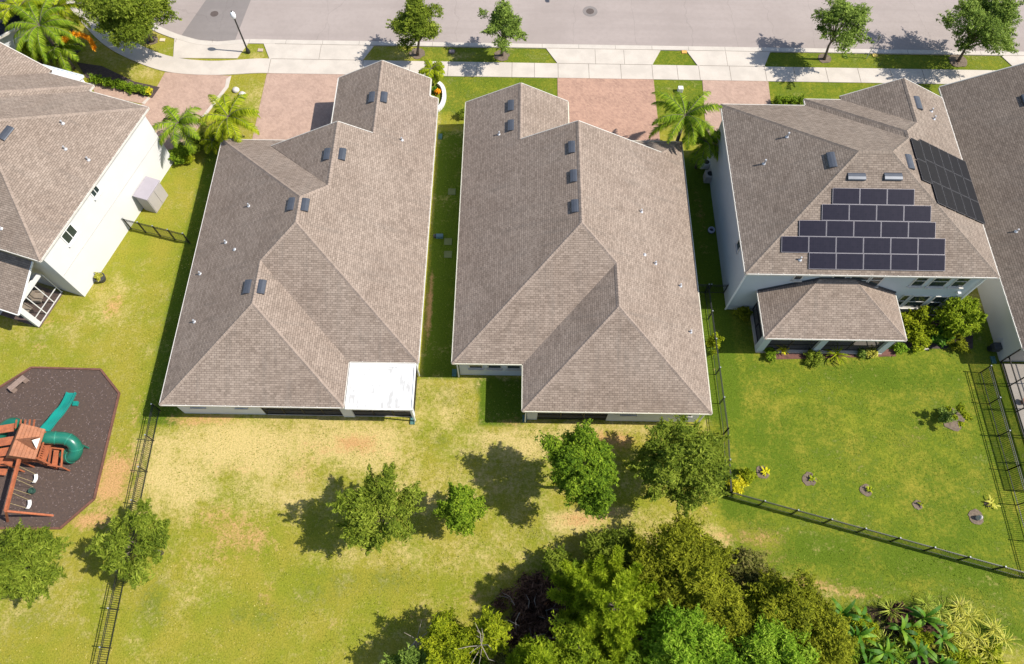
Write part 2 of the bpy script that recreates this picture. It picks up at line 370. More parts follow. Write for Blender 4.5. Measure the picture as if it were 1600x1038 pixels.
    for a in ((900, 985, 150, 75, 1.1), (1080, 960, 190, 90, 1.1), (1260, 1010, 110, 50, 1.0), (1400, 1010, 110, 45, .9), (760, 1020, 90, 40, .9), (1370, 955, 60, 18, .7), (1140, 1060, 400, 60, 1.2)): blob(A, *a)
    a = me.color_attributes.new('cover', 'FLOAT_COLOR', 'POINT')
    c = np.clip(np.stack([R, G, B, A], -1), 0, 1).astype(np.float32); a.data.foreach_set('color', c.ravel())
    m, t, n, l, b = nm('lawn_grass')
    at = n.new('ShaderNodeAttribute'); at.attribute_name = 'cover'; sp = n.new('ShaderNodeSeparateColor'); l.new(at.outputs['Color'], sp.inputs[0])
    n1 = noise(t, .9, 9, .68); n2 = noise(t, 4.2, 6, .7); n3 = noise(t, 11, 5, .78); n0 = noise(t, .33, 5, .6)
    def ch(s, k1=.62, k2=.62, lo=.16, hi=.84):
        x = math_(t, 'MULTIPLY', math_(t, 'SUBTRACT', n1, .5), k1 * 2); x = math_(t, 'ADD', s, x)
        y = math_(t, 'MULTIPLY', math_(t, 'SUBTRACT', n2, .5), k2 * 2); return ramp(t, math_(t, 'ADD', x, y), lo, hi)
    base = mixc(t, ramp(t, n0, .35, .65), (.225, .240, .022), (.300, .262, .036))
    base = mixc(t, ch(sp.outputs[1]), base, (.102, .152, .012))
    c_ = mixc(t, ch(sp.outputs[0]), base, (.555, .425, .175))
    c_ = mixc(t, ch(sp.outputs[2], .5, .55, .2, .75), c_, (.52, .300, .130))
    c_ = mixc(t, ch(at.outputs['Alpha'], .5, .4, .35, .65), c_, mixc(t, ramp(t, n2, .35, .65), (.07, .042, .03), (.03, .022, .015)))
    c_ = mixc(t, ramp(t, n3, .42, .64, 0, .75), c_, mixc(t, 1.0, c_, (.50, .58, .38), 'MULTIPLY'))
    c_ = mixc(t, ramp(t, n2, .55, .8, 0, .35), c_, mixc(t, 1.0, c_, (.66, .72, .55), 'MULTIPLY'))
    l.new(c_, b.inputs['Base Color']); b.inputs['Roughness'].default_value = 1; b.inputs['Specular IOR Level'].default_value = .1
    bump(t, math_(t, 'ADD', n3, n2), b, .07, .7)
    me.materials.append(m); me.update()
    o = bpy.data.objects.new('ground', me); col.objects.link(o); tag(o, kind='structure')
make_ground()

# ------------------------------------------------------------------ street and paving
def slab(name, pts, mat, z=.05, z0=-.02):
    return tag(MB().prism([tuple(p)[:2] for p in pts], z0, z).build(name, mat), kind='structure')
YS0, YS1, YV, YK = 43.9, 45.48, 47.14, 47.62
def smooth_curve(pts, n=6):
    out = []; m = len(pts)
    for i in range(m - 1):
        p0, p1, p2, p3 = [Vector(pts[min(max(k, 0), m - 1)]) for k in (i - 1, i, i + 1, i + 2)]
        for j in range(n):
            t = j / n; out.append(tuple(.5 * ((2 * p1) + (-p0 + p2) * t + (2 * p0 - 5 * p1 + 4 * p2 - p3) * t * t + (-p0 + 3 * p1 - 3 * p2 + p3) * t ** 3)))
    out.append(tuple(pts[-1])); return out
# kerb line: straight on the right, bending up and away to the left
kb = smooth_curve([(P(430, 70).x, YK), (P(385, 70).x, YK), P2(330, 66), P2(290, 58), P2(262, 48), P2(240, 36), P2(215, 15), P2(190, -20), P2(160, -80)])
kbi = smooth_curve([(P(430, 75).x, YV), (P(385, 75).x, YV), P2(325, 72), P2(283, 64), P2(250, 53), P2(226, 40), P2(200, 18), P2(174, -18), P2(144, -80)])
road = [(120, YK), (120, 72), (-75, 72), (-75, 65)] + [kb[-1]] + kb[::-1][1:]
tag(MB().prism([(p[0], p[1]) for p in road], -.02, .006).build('road', ROAD), kind='structure')
slab('asphalt_patch', [P2(322, 0), P2(282, 58), P2(330, 65.5), P2(366, 66.5), P2(392, 0), P2(400, -12), P2(330, -12)], PATCH, .011, -.015)
slab('kerb', [(120, YV), (120, YK)] + [(p[0], p[1]) for p in kb] + [(p[0], p[1]) for p in kbi[::-1]], KERB, .07)
# pavement
sw_out = smooth_curve([(P(425, 98).x, YS1), (P(400, 98).x, YS1), P2(330, 96), P2(272, 90), P2(228, 75), P2(190, 52), P2(150, 17), P2(122, -12), P2(90, -60)])
sw_in = smooth_curve([(P(425, 120).x, YS0), (P(400, 120).x, YS0), P2(330, 118), P2(262, 113), P2(210, 96), P2(165, 72), P2(130, 38), P2(98, -3), P2(60, -60)])
slab('pavement', [(120, YS0), (120, YS1)] + [(p[0], p[1]) for p in sw_out] + [(p[0], p[1]) for p in sw_in[::-1]], CONC, .055)
for a, b_, c, d in ((272, 262, 378, 368), (430, 423, 578, 568), (862, 871, 1030, 1020), (1077, 1088, 1204, 1196), (1583, 1590, 1760, 1750)):
    # driveway aprons: kerb-side left, pavement-side left, kerb-side right, pavement-side right
    kl, pl, kr, pr = P(a, 77), P(b_, 99), P(c, 77), P(d, 99)
    if a == 272: kl, pl, kr, pr = P(273, 61), P(271, 91.5), Vector((P(386, 75).x, YV, 0)), Vector((P(369, 98).x, YS1, 0))
    if a == 430: kl, pl, kr, pr = P(411, 75), P(420, 98.5), P(584, 76), P(566, 99.5)
    if a == 862: kl, pl, kr, pr = P(853, 76), P(871, 100), P(1032, 79), P(1019, 102.5)
    if a == 1077: kl, pl, kr, pr = P(1072, 79), P(1090, 103), P(1203, 81), P(1194, 105)
    if a == 1583: kl, pl, kr, pr = P(1562, 84), P(1588, 108), P(1730, 86), P(1720, 110)
    yk = YV + .01 if a > 272 else None
    pts = [(kl.x, yk or kl.y), (pl.x, (YS1 - .005) if yk else pl.y), (pr.x, YS1 - .005 if yk else pr.y), (kr.x, yk or kr.y)]
    slab('driveway_apron', pts, CONC, .058)
# joints in the pavement are thin dark grooves
gj = MB()
for px in (420, 566, 600, 640, 700, 745, 800, 835, 872, 920, 970, 1019, 1058, 1092, 1140, 1195, 1240, 1290, 1340, 1390, 1440, 1495, 1550):
    x = P(px, 110).x; gj.box((x, (YS0 + YS1) / 2, .0572), (.035, YS1 - YS0 - .02, .004))
for x0, x1 in ((P(423, 99).x, P(566, 99).x), (P(872, 99).x, P(1019, 99).x), (P(1092, 99).x, P(1194, 99).x)):
    gj.box(((x0 + x1) / 2, YS1, .0602), (x1 - x0, .04, .003))
for x0 in (P(500, 85).x, P(930, 88).x, P(975, 88).x, P(1135, 92).x): gj.box((x0, 46.3, .0602), (.03, 1.6, .003))
tag(gj.build('pavement_joints', simple('joint_grime', (.20, .17, .14), .95)), kind='structure')
kg = MB()
for i in range(-12, 40): kg.box((i * 3.05 - .8, (YV + YK) / 2, .0712), (.025, .44, .003))
kg.box((49, YV + .02, .0715), (138, .03, .003))
tag(kg.build('kerb_joints', MATS['joint_grime']), kind='structure')
# driveways
slab('driveway', [P2(258, 113.5), P2(362, 119), P2(356, 133), P2(300, 215), P2(262, 262), P2(205, 215), P2(215, 170), P2(240, 146)], PAV1, .03)
slab('driveway', [(P(416, 121).x, YS0), (-13.0, YS0), (-13.0, 36.6), (-12.9, 34.3), (P(395, 213).x, 34.3)], PAV1, .03)
slab('driveway', [(P(871, 121).x, YS0), (P(1021, 123).x, YS0), (P(1031, 213).x, 34.7), (3.6, 34.7), (3.6, 38), (P(871, 150).x, 41)], PAV2, .03)
slab('driveway', [(P(1097, 123).x, YS0), (P(1200, 126).x, YS0), (20.2, 35.6), (P(1102, 222).x, 35.6)], PAV1, .03)
slab('front_walk', [P2(140, 130), P2(152, 128), P2(238, 152), P2(228, 164), P2(150, 148)], PAV1, .035)
slab('paver_edging', [P2(354, 124), P2(361.5, 119), P2(360, 124.5), P2(357, 137), P2(318, 186), P2(315, 184), P2(352, 136)], CONC, .05)
slab('paver_edging', [P2(222, 162), P2(232, 152.5), P2(235, 154), P2(226, 164)], CONC, .06)
slab('mulch_bed', [P2(120, 98), P2(160, 104), P2(210, 128), P2(250, 137), P2(238, 154), P2(190, 142), P2(135, 122)], MULCH, .04)
for i, a in enumerate(((335, 22, .42), (922, 18, .42))):
    c = P(a[0], a[1]); t = thing('manhole_cover', (c.x, c.y, .0), ('round iron manhole cover on the grey asphalt patch near the street lamp', 'round iron manhole cover in the open street above the second house driveway')[i], 'manhole cover', 'manhole covers in the street')
    MB().lathe((c.x, c.y, .007), [(0, .008), (.30, .008), (.34, .008), (.34, 0)], 24).build('lid', simple('rusty_iron_%d' % i, (.11, .085, .075), .8, .2), t)
    MB().lathe((c.x, c.y, .007), [(.36, .006), (.62, .006), (.64, 0)], 24).build('collar', PATCH, t)

# ------------------------------------------------------------------ houses
def roofmesh(faces, thick=.16):
    "faces: lists of (x,y,z) in plan order; returns MB with top, underside and rim plus uv along the slope"
    mb = MB(); edges = {}
    for f in faces:
        pts = [Vector(p) for p in f]
        n = Vector((0, 0, 0))
        for i in range(len(pts)):
            a, b_ = pts[i], pts[(i + 1) % len(pts)]; n += a.cross(b_)
        if n.z < 0: pts = pts[::-1]; n = -n
        n.normalize(); up = Vector((-n.x, -n.y, 0))
        if up.length < 1e-4: up = Vector((0, 1, 0))
        up.normalize(); h = Vector((up.y, -up.x, 0)); sl = (up - n * up.dot(n)).normalized()
        uv = [(p.dot(h), p.dot(sl)) for p in pts]
        mb.poly(pts, uv); mb.poly([p - Vector((0, 0, thick)) for p in pts[::-1]])
        for i in range(len(pts)):
            k = tuple(round(c, 2) for c in pts[i]); k2 = tuple(round(c, 2) for c in pts[(i + 1) % len(pts)])
            edges[(k, k2)] = (pts[i], pts[(i + 1) % len(pts)])
    for (k, k2), (a, b_) in edges.items():
        if (k2, k) not in edges:
            d = Vector((0, 0, thick)); mb.poly([b_, a, a - d, b_ - d])
    return mb
def eaves(mb, segs, z=None):
    for a, b_ in segs: mb.bar((a[0], a[1], a[2] - .075), (b_[0], b_[1], b_[2] - .075), .105, .13)
def gutter_clips(mb, segs):
    for a, b_ in segs:
        a = Vector(a); b_ = Vector(b_); n = max(2, int((b_ - a).length / .75))
        for k in range(1, n):
            p = a.lerp(b_, k / n); mb.box((p.x, p.y, p.z + .0), (.045, .045, .03))
def caps(mb, lines, w=.27):
    for a, b_ in lines:
        a = Vector(a); b_ = Vector(b_); d = b_ - a; n = max(2, int(d.length / .2)); side = Vector((d.y, -d.x, 0)).normalized() * w / 2
        for k in range(n):
            p = a + d * (k / n); q = a + d * ((k + .94) / n)
            drop = Vector((0, 0, .05)); u = Vector((0, 0, .035)); i = .008 * (k % 2)
            u = u + Vector((0, 0, i))
            mb.poly([p + side - drop, q + side - drop, q + u, p + u]); mb.poly([p + u, q + u, q - side - drop, p - side - drop])
def capset(h, name, mat, lines):
    for ln in lines:
        c = MB(); caps(c, [ln]); c.build(name, mat, h)
def tf(T, f): return [tuple(T @ Vector(p)) for p in f]
def vent(parent, p, n, along, w=.95, h=.42):
    "p on the roof, n normal, along = long axis"
    n = Vector(n).normalized(); a = Vector(along); a = (a - n * a.dot(n)).normalized(); c = n.cross(a)
    if c.z > 0: c = -c        # c points down slope
    p = Vector(p); mb = MB()
    def q(u, v, k): return p + a * u + c * v + n * k
    W, H_ = w / 2, h / 2
    prof = [(-H_ - .05, .012), (-H_ + .03, .07), (-.02, .13), (H_ - .06, .15), (H_, .12)]
    for i in range(len(prof) - 1):
        (v0, k0), (v1, k1) = prof[i], prof[i + 1]
        mb.poly([q(-W, v0, k0), q(-W, v1, k1), q(W, v1, k1), q(W, v0, k0)])
    mb.poly([q(-W, v, k) for v, k in prof] + [q(-W, H_, .0), q(-W, -H_ - .05, 0)])
    mb.poly([q(W, v, k) for v, k in prof][::-1] + [q(W, -H_ - .05, 0), q(W, H_, .0)])
    o = mb.build('roof_vent', VENT, parent)
    m2 = MB(); m2.poly([q(-W + .01, H_ + .002, .012), q(W - .01, H_ + .002, .012), q(W - .01, H_ + .002, .11), q(-W + .01, H_ + .002, .11)])
    e = MB(); e.poly([q(-W - .07, -H_ - .09, .012), q(-W - .07, H_ + .07, .012), q(W + .07, H_ + .07, .012), q(W + .07, -H_ - .09, .012)])
    e.build('flashing', simple_flash, o); m2.build('slot', BLACK, o)
simple_flash = simple('vent_flashing', (.06, .062, .07), .6)
def pipe(parent, p, r=.05, h=.28):
    mb = MB(); mb.lathe((p[0], p[1], p[2] - .06), [(.13, .02), (.12, .07), (r + .01, .12), (r, .13), (r, h + .06), (0, h + .06)], 10)
    mb.build('vent_pipe', PIPE, parent)
def window(parent, T, x, z, w, h, rows=2, cols=1, frame=TRIM, nrm=-1):
    "a window on a wall lying in the local xz plane of T; nrm gives the outward side along local y"
    mb = MB(); d = .05; y = nrm * .02
    for s in (-1, 1): mb.box((x + s * (w / 2 + .03), y, z), (.07, d, h + .13))
    for s in (-1, 1): mb.box((x, y, z + s * (h / 2 + .03)), (w - .01, d, .07))
    for r in range(1, rows): mb.box((x, y, z - h / 2 + h * r / rows), (w - .01, d - .006, .05))
    for c in range(1, cols): mb.box((x - w / 2 + w * c / cols, y, z), (.045, d - .012, h - .01))
    o = mb.build('window', frame, parent, T=T)
    g = MB(); g.box((x, nrm * .012, z), (w, .012, h)); g.build('pane', GLASS, o, T=(LOCAL[parent.name] @ T))
    s_ = MB(); s_.box((x, nrm * .07, z - h / 2 - .11), (w + .25, .14, .07)); s_.build('sill', frame, o, T=(LOCAL[parent.name] @ T))
    return o
def door(parent, T, x, w=.95, h=2.05, nrm=-1, mat=None, name='door'):
    mb = MB(); mb.box((x, nrm * .02, h / 2 + .03), (w, .05, h)); o = mb.build(name, mat or WHITE, parent, T=T)
    MB().box((x + w * .38, nrm * .06, 1.0), (.05, .05, .12)).build('handle', PIPE, o, T=(LOCAL[parent.name] @ T))
    return o
I4 = Matrix.Identity(4)
EZ = 2.75
def wallset(parent, fp, z1, mat, T=I4):
    mb = MB(); mb.prism(fp, -.05, z1); return mb.build('wall', mat, parent, T=T)
def screens(parent, a, b_, z0, z1, nposts, frame=BRONZE):
    "screened opening: dark mesh behind slim frame members"
    a = Vector(a); b_ = Vector(b_); mb = MB()
    for k in range(nposts + 1):
        p = a.lerp(b_, k / nposts); mb.bar((p.x, p.y, z0), (p.x, p.y, z1), .06, .06)
    for z in (z0 + .03, z0 + .75, z1 - .03): mb.bar((a.x, a.y, z), (b_.x, b_.y, z), .05, .05)
    o = mb.build('screen_frame', frame, parent)
    g = MB(); g.poly([(a.x, a.y, z0), (b_.x, b_.y, z0), (b_.x, b_.y, z1), (a.x, a.y, z1)]); g.build('insect_mesh', MESH, o, T=LOCAL.get(parent.name))
def meshmat(name, op):
    m, t, n, l, b = nm(name); b.inputs['Base Color'].default_value = (.012, .012, .014, 1); b.inputs['Roughness'].default_value = .8
    tr = n.new('ShaderNodeBsdfTransparent'); mx = n.new('ShaderNodeMixShader'); mx.inputs[0].default_value = op
    l.new(tr.outputs[0], mx.inputs[1]); l.new(b.outputs[0], mx.inputs[2]); l.new(mx.outputs[0], n['Material Output'].inputs[0]); return m
MESH = meshmat('insect_screen', .55); MESH_L = meshmat('light_insect_screen', .3)

# ---- second house from the left (single storey, white patio roof)
def house_two():
    h = thing('single_storey_house', (-13.4, 26, 0), 'brown roofed single storey house with a flat white patio roof at its rear corner', 'house', 'houses along the street')
    xl, xr, yr, yw, xn = -21.1, -5.72, 17.45, 14.45, -10.03
    e = EZ; s = .5
    W = lambda x, y: (x, y, e + s * (x - xl)); E = lambda x, y: (x, y, e + s * (xr - x))
    A = (-13.41, 27.06); R = (-13.41, 25.14); V = (-15.565, 22.985); K = (-15.565, 19.985)
    S = lambda x, y: (x, y, e + s * (y - yr)); S2 = lambda x, y: (x, y, e + s * (y - yw)); N = lambda x, y: (x, y, e + s * (34.75 - y))
    E2 = lambda x, y: (x, y, e + s * (xn - x))
    B0 = -11.98; bz = e + s * (xr - B0); WB = lambda x, y: (x, y, bz - s * (B0 - x)); WA = lambda x, y: (x, y, e + s * (xr + 9.75) - s * (-9.75 - x))
    fs = [[W(xl, yw), W(xl, 34.75), W(*A), W(*R), W(*V), W(*K)],
          [E(xr, yr), E(xr, 38.95), E(-6.35, 38.95), E(-6.35, 40.6), E(-9.75, 40.6), E(-9.75, 33.8), E(B0, 33.8), E(B0, 28.49), E(*A), E(*R)],
          [S(xr, yr), S(*R), S(*V), S(xn, yr)],
          [S2(xl, yw), S2(*K), S2(xn, yw)],
          [E2(xn, yw), E2(*K), E2(*V), E2(xn, yr)],
          [N(xl, 34.75), N(*A), N(B0, 28.49), N(-17.25, 33.76), N(-13.3, 33.76), N(-13.3, 34.75)],
          [WB(B0, 33.8), WB(B0, 28.49), WB(-17.25, 33.8)],
          [WA(-9.75, 40.6), WA(-9.75, 33.7), WA(-13.28, 33.7), WA(-13.28, 40.6)]]
    roof = roofmesh(fs).build('roof', SH1, h)
    g = MB(); seg = [((xl, yw, e), (xl, 34.75, e)), ((xr, yr, e), (xr, 38.95, e)), ((xl, yw, e), (xn, yw, e)), ((xr, yr, e), (xn, yr, e)), ((xn, yw, e), (xn, yr, e)),
           ((xl, 34.75, e), (-13.4, 34.75, e)), ((-13.32, 33.9, 2.99), (-13.32, 40.6, 2.99)), ((-6.31, 38.95, 3.05), (-6.31, 40.6, 3.05)), ((xr, 38.95, e), (-6.35, 38.95, 3.07))]
    eaves(g, seg); gutter_clips(g, seg[:4]); g.build('gutter', TRIM, h)
    for a, b_ in ((E(-6.35, 40.64), E(-9.75, 40.64)), (WA(-13.28, 40.64), WA(-9.75, 40.64)), (WB(-17.25, 33.84), WB(B0, 33.84)), (E(B0, 33.84), E(-9.75, 33.84))):
        a = Vector(a) - Vector((0, 0, .09)); b_ = Vector(b_) - Vector((0, 0, .09)); MB().bar(a, b_, .05, .17).build('fascia', TRIM, h)
    capset(h, 'ridge_cap', CAP1, [(W(xl, yw), W(*K)), (W(*K), W(*V)), (W(*R), W(*A)), (S2(xn, yw), S2(*K)), (W(*V), W(*R)), (E(xr, yr), E(*R)), (W(xl, 34.75), W(*A)), (E(*A), E(B0, 28.49)),
                       (E(B0, 28.49), E(B0, 33.8)), (E(-9.75, 33.8), E(-9.75, 40.6))])
    wallset(h, [(-20.75, 14.85), (-15.55, 14.85), (-15.55, 17.85), (-6.07, 17.85), (-6.07, 38.6), (-6.7, 38.6), (-6.7, 40.3), (-12.95, 40.3), (-12.95, 34.35), (-20.75, 34.35)], EZ - .1, WALL)
    gb = MB(); gb.poly([(-6.8, 40.28, 2.6), (-12.9, 40.28, 2.6), (-12.9, 40.28, 3.0), (-9.75, 40.28, 4.6), (-6.8, 40.28, 3.1)]); gb.build('gable_wall', WALL, h); gb = MB(); gb.poly([(-16.9, 33.6, 3.2), (-9.8, 33.6, 3.2), (-9.8, 33.6, 4.5), (B0, 33.6, bz - .2), (-16.9, 33.6, 3.3)]); gb.build('gable_wall', WALL, h)
    # rear lanai: corner wall, columns, screens, slab
    MB().box((-10.8, 16.3, .03), (9.3, 2.95, .1)).build('patio_slab', CONC, h)
    cl = MB()
    for x0, x1 in ((-10.55, -9.85), (-6.2, -6.05)): cl.box(((x0 + x1) / 2, 14.9, 1.35), (x1 - x0, .3, 2.6))
    cl.box((-10.8, 14.9, 2.56), (9.3, .28, .22)); cl.build('column', WALL, h)
    screens(h, (-15.5, 14.87), (-10.55, 14.87), .1, 2.45, 4); screens(h, (-9.85, 14.87), (-6.1, 14.87), .1, 2.45, 3); screens(h, (-6.1, 14.87), (-6.1, 17.8), .1, 2.5, 2)
    T = Matrix.Translation((0, 14.85, 0)); window(h, T, -19.4, 1.85, .75, .9); window(h, T, -16.7, 1.85, .6, .9)
    T2 = Matrix.Translation((0, 17.85, 0)); o = door(h, T2, -12.6, 2.4, 2.2, mat=GLASS, name='sliding_door')
    # white insulated panel roof over the corner
    wr = MB(); x0, x1, y0, y1 = -9.93, -5.84, 14.35, 17.36
    wr.poly([(x0, y0, 2.66), (x1, y0, 2.66), (x1, y1, 2.74), (x0, y1, 2.74)]); 
    for a, b_ in (((x0, y0), (x1, y0)), ((x1, y0), (x1, y1)), ((x1, y1), (x0, y1)), ((x0, y1), (x0, y0))):
        za = 2.66 if a[1] == y0 else 2.74; zb = 2.66 if b_[1] == y0 else 2.74
        wr.poly([(a[0], a[1], za), (a[0], a[1], za - .1), (b_[0], b_[1], zb - .1), (b_[0], b_[1], zb)])
    po = wr.build('patio_roof', PATIO, h)
    tr = MB(); tr.bar((x0, y0 + .04, 2.70), (x1, y0 + .04, 2.70), .08, .07); tr.bar((x0 + .04, y0 + .09, 2.70), (x0 + .04, y1, 2.77), .08, .05); tr.bar((x1 - .04, y0 + .09, 2.70), (x1 - .04, y1, 2.77), .08, .05)
    tr.bar((x0 + .1, y1 - .14, 2.79), (x1 - .1, y1 - .14, 2.79), .24, .05)
    tr.build('patio_roof_edge', WHITE, h)
    for px, py in ((581, 153), (600, 153)): pass
    nE, nW = (.5, 0, 1), (-.5, 0, 1)
    for a in ((581, 153, 'WA'), (600, 153, 'E'), (511, 242, 'WB'), (535, 242, 'E'), (455, 320, 'W'), (477, 321, 'E'), (387, 449, 'W'), (409, 449, 'E2')):
        c0 = {'W': (-.5, e - s * xl), 'E': (.5, e + s * xr), 'E2': (.5, e + s * xn), 'WB': (-.5, bz - s * B0), 'WA': (-.5, e + s * (xr + 9.75) + s * 9.75)}[a[2]]
        p = hit(a[0], a[1], (c0[0], 0, 1), c0[1]); vent(h, p, (c0[0], 0, 1), (0, 1, 0))
    for px, py, k in ((389, 322, 'W'), (353, 379, 'W'), (313, 428, 'W'), (304, 503, 'W'), (628, 219, 'E'), (367, 390, 'W')):
        p = hit(px, py, (-.5 if k == 'W' else .5, 0, 1), e - s * xl if k == 'W' else e + s * xr); pipe(h, p, .05 if px != 367 else .03, .26 if px != 367 else .12)
    d = MB(); d.bar((-5.95, 17.62, 0.15), (-5.95, 17.62, 2.6), .08, .08); d.bar((-6.0, 14.55, .1), (-6.0, 14.55, 2.6), .08, .08); d.build('downspout', WHITE, h)
PATIO = None
def patio_mat():
    m, t, n, l, b = nm('stained_white_panel')
    tc = n.new('ShaderNodeTexCoord'); tc.name = 'geo_pos'; mp = n.new('ShaderNodeMapping'); mp.inputs['Scale'].default_value = (4.5, .8, 1); l.new(tc.outputs['Object'], mp.inputs[0])
    a = noise(t, 1.0, 6, .65, mp.outputs[0]); g = noise(t, 1.3, 5)
    c = mixc(t, math_(t, 'MULTIPLY', ramp(t, a, .47, .58), ramp(t, g, .38, .50)), (.66, .66, .655), (.42, .415, .40)); l.new(c, b.inputs['Base Color']); b.inputs['Roughness'].default_value = .5; return m
PATIO = patio_mat()
house_two()

# ---- third house (single storey)
def house_three():
    h = thing('single_storey_house', (4.3, 26, 0), 'brown roofed single storey house with three dark ridge vents in a row', 'house', 'houses along the street')
    xl, xr, yr, yw, xn = -3.62, 12.2, 17.45, 14.4, .77
    e = EZ; s = .5; xm = (xl + xr) / 2
    W = lambda x, y: (x, y, e + s * (x - xl)); E = lambda x, y: (x, y, e + s * (xr - x)); S = lambda x, y: (x, y, e + s * (y - yr)); S2 = lambda x, y: (x, y, e + s * (y - yw))
    N = lambda x, y: (x, y, e + s * (35.2 - y)); W2 = lambda x, y: (x, y, e + s * (x - xn)); EA = lambda x, y: (x, y, e + s * (.45 - xl) - s * (x - .45))
    R = (xm, yr + (xm - xl)); K = ((xn + xr) / 2, yw + (xr - xn) / 2); V = (K[0], yr + (K[0] - xn))
    fs = [[W(xl, yr), W(xl, 38.6), W(.45, 38.6), W(.45, 33.45), W(xm, 33.45), W(*R)],
          [S(xl, yr), S(*R), S(*V), S(xn, yr)],
          [E(xr, yw), E(xr, 35.2), E(10.45, 33.45), E(xm, 33.45), E(*R), E(*V), E(*K)],
          [W2(xn, yw), W2(xn, yr), W2(*V), W2(*K)], [S2(xn, yw), S2(xr, yw), S2(*K)],
          [N(xr, 35.2), N(10.45, 33.45), N(3.97, 33.41), N(3.97, 35.2)],
          [EA(.45, 38.6), EA(3.97, 38.6), EA(3.97, 33.35), EA(.45, 33.35)]]
    roofmesh(fs).build('roof', SH1, h)
    g = MB(); seg = [((xl, yr, e), (xl, 38.6, e)), ((xr, yw, e), (xr, 35.2, e)), ((xl, yr, e), (xn, yr, e)), ((xn, yw, e), (xn, yr, e)), ((xn, yw, e), (xr, yw, e)), ((4.1, 35.2, e), (xr, 35.2, e)), ((4.0, 33.6, 3.0), (4.0, 38.6, 3.0))]
    eaves(g, seg); gutter_clips(g, seg); g.build('gutter', simple('ivory_gutter', (.62, .60, .48), .5, var=.14, scale=2, fine=6), h)
    for a, b_ in ((W(xl, 38.64), W(.45, 38.64)), (EA(.45, 38.64), EA(3.97, 38.64)), (W(.45, 33.49), W(xm, 33.49)), (E(xm, 33.49), E(10.45, 33.49))):
        a = Vector(a) - Vector((0, 0, .09)); b_ = Vector(b_) - Vector((0, 0, .09)); MB().bar(a, b_, .05, .17).build('fascia', TRIM, h)
    capset(h, 'ridge_cap', CAP1, [(W(xl, yr), W(*R)), (W(*R), W(xm, 33.45)), (E(*R), E(*V)), (E(*V), E(*K)), (W2(xn, yw), W2(*K)), (E(xr, yw), E(*K)), (W(.45, 33.45), W(.45, 38.6)), (E(xr, 35.2), E(10.45, 33.45))])
    wallset(h, [(-3.27, 17.8), (1.12, 17.8), (1.12, 14.78), (1.75, 14.78), (1.75, 17.2), (6.15, 17.2), (6.15, 14.78), (11.85, 14.78), (11.85, 34.85), (3.6, 34.85), (3.6, 38.25), (-3.27, 38.25)], EZ - .1, WALL)
    gb = MB(); gb.poly([(-3.2, 38.2, 2.6), (3.5, 38.2, 2.6), (3.5, 38.2, 3.0), (.45, 38.2, 4.55), (-3.2, 38.2, 2.8)][::-1]); gb.build('gable_wall', WALL, h); gb = MB(); gb.poly([(.6, 33.3, 4.5), (9.9, 33.3, 3.4), (9.9, 33.3, 3.7), (xm, 33.3, 6.5)]); gb.build('gable_wall', WALL, h)
    MB().box((3.95, 16.1, .03), (4.35, 2.3, .1)).build('patio_slab', CONC, h)
    MB().box((3.95, 14.9, 2.56), (4.45, .24, .2)).build('beam', WALL, h)
    screens(h, (1.75, 14.84), (6.15, 14.84), .08, 2.46, 3)
    T = Matrix.Translation((0, 17.8, 0))
    for x in (-1.0, .22, 1.0): window(h, T, x, 1.75, .78, .95) if x < 1 else None
    window(h, T, -2.2, 1.75, .78, .95)
    T = Matrix.Translation((0, 14.78, 0)); window(h, T, 7.4, 1.85, .8, .8); window(h, T, 10.9, 1.7, .8, .9)
    for px, py, k in ((798, 166, 'W'), (798, 197, 'W'), (893, 231, 'W'), (896, 276, 'W'), (898, 323, 'W')):
        p = hit(px, py, (-.5, 0, 1), e - s * xl); vent(h, p, (-.5, 0, 1), (0, 1, 0))
    for px, py, k in ((780, 210, 'W'), (1002, 331, 'E'), (1007, 398, 'E'), (1024, 412, 'E'), (1063, 447, 'E'), (1079, 519, 'E')):
        p = hit(px, py, (-.5 if k == 'W' else .5, 0, 1), e - s * xl if k == 'W' else e + s * xr); pipe(h, p, .05 if px != 1007 else .03, .26 if px != 1007 else .12)
    d = MB(); d.bar((-3.35, 17.62, 0.1), (-3.35, 17.62, 2.6), .08, .08); d.bar((1.0, 14.6, .1), (1.0, 14.6, 2.6), .08, .08); d.bar((11.95, 14.6, .1), (11.95, 14.6, 2.6), .08, .08); d.build('downspout', WHITE, h)
house_three()

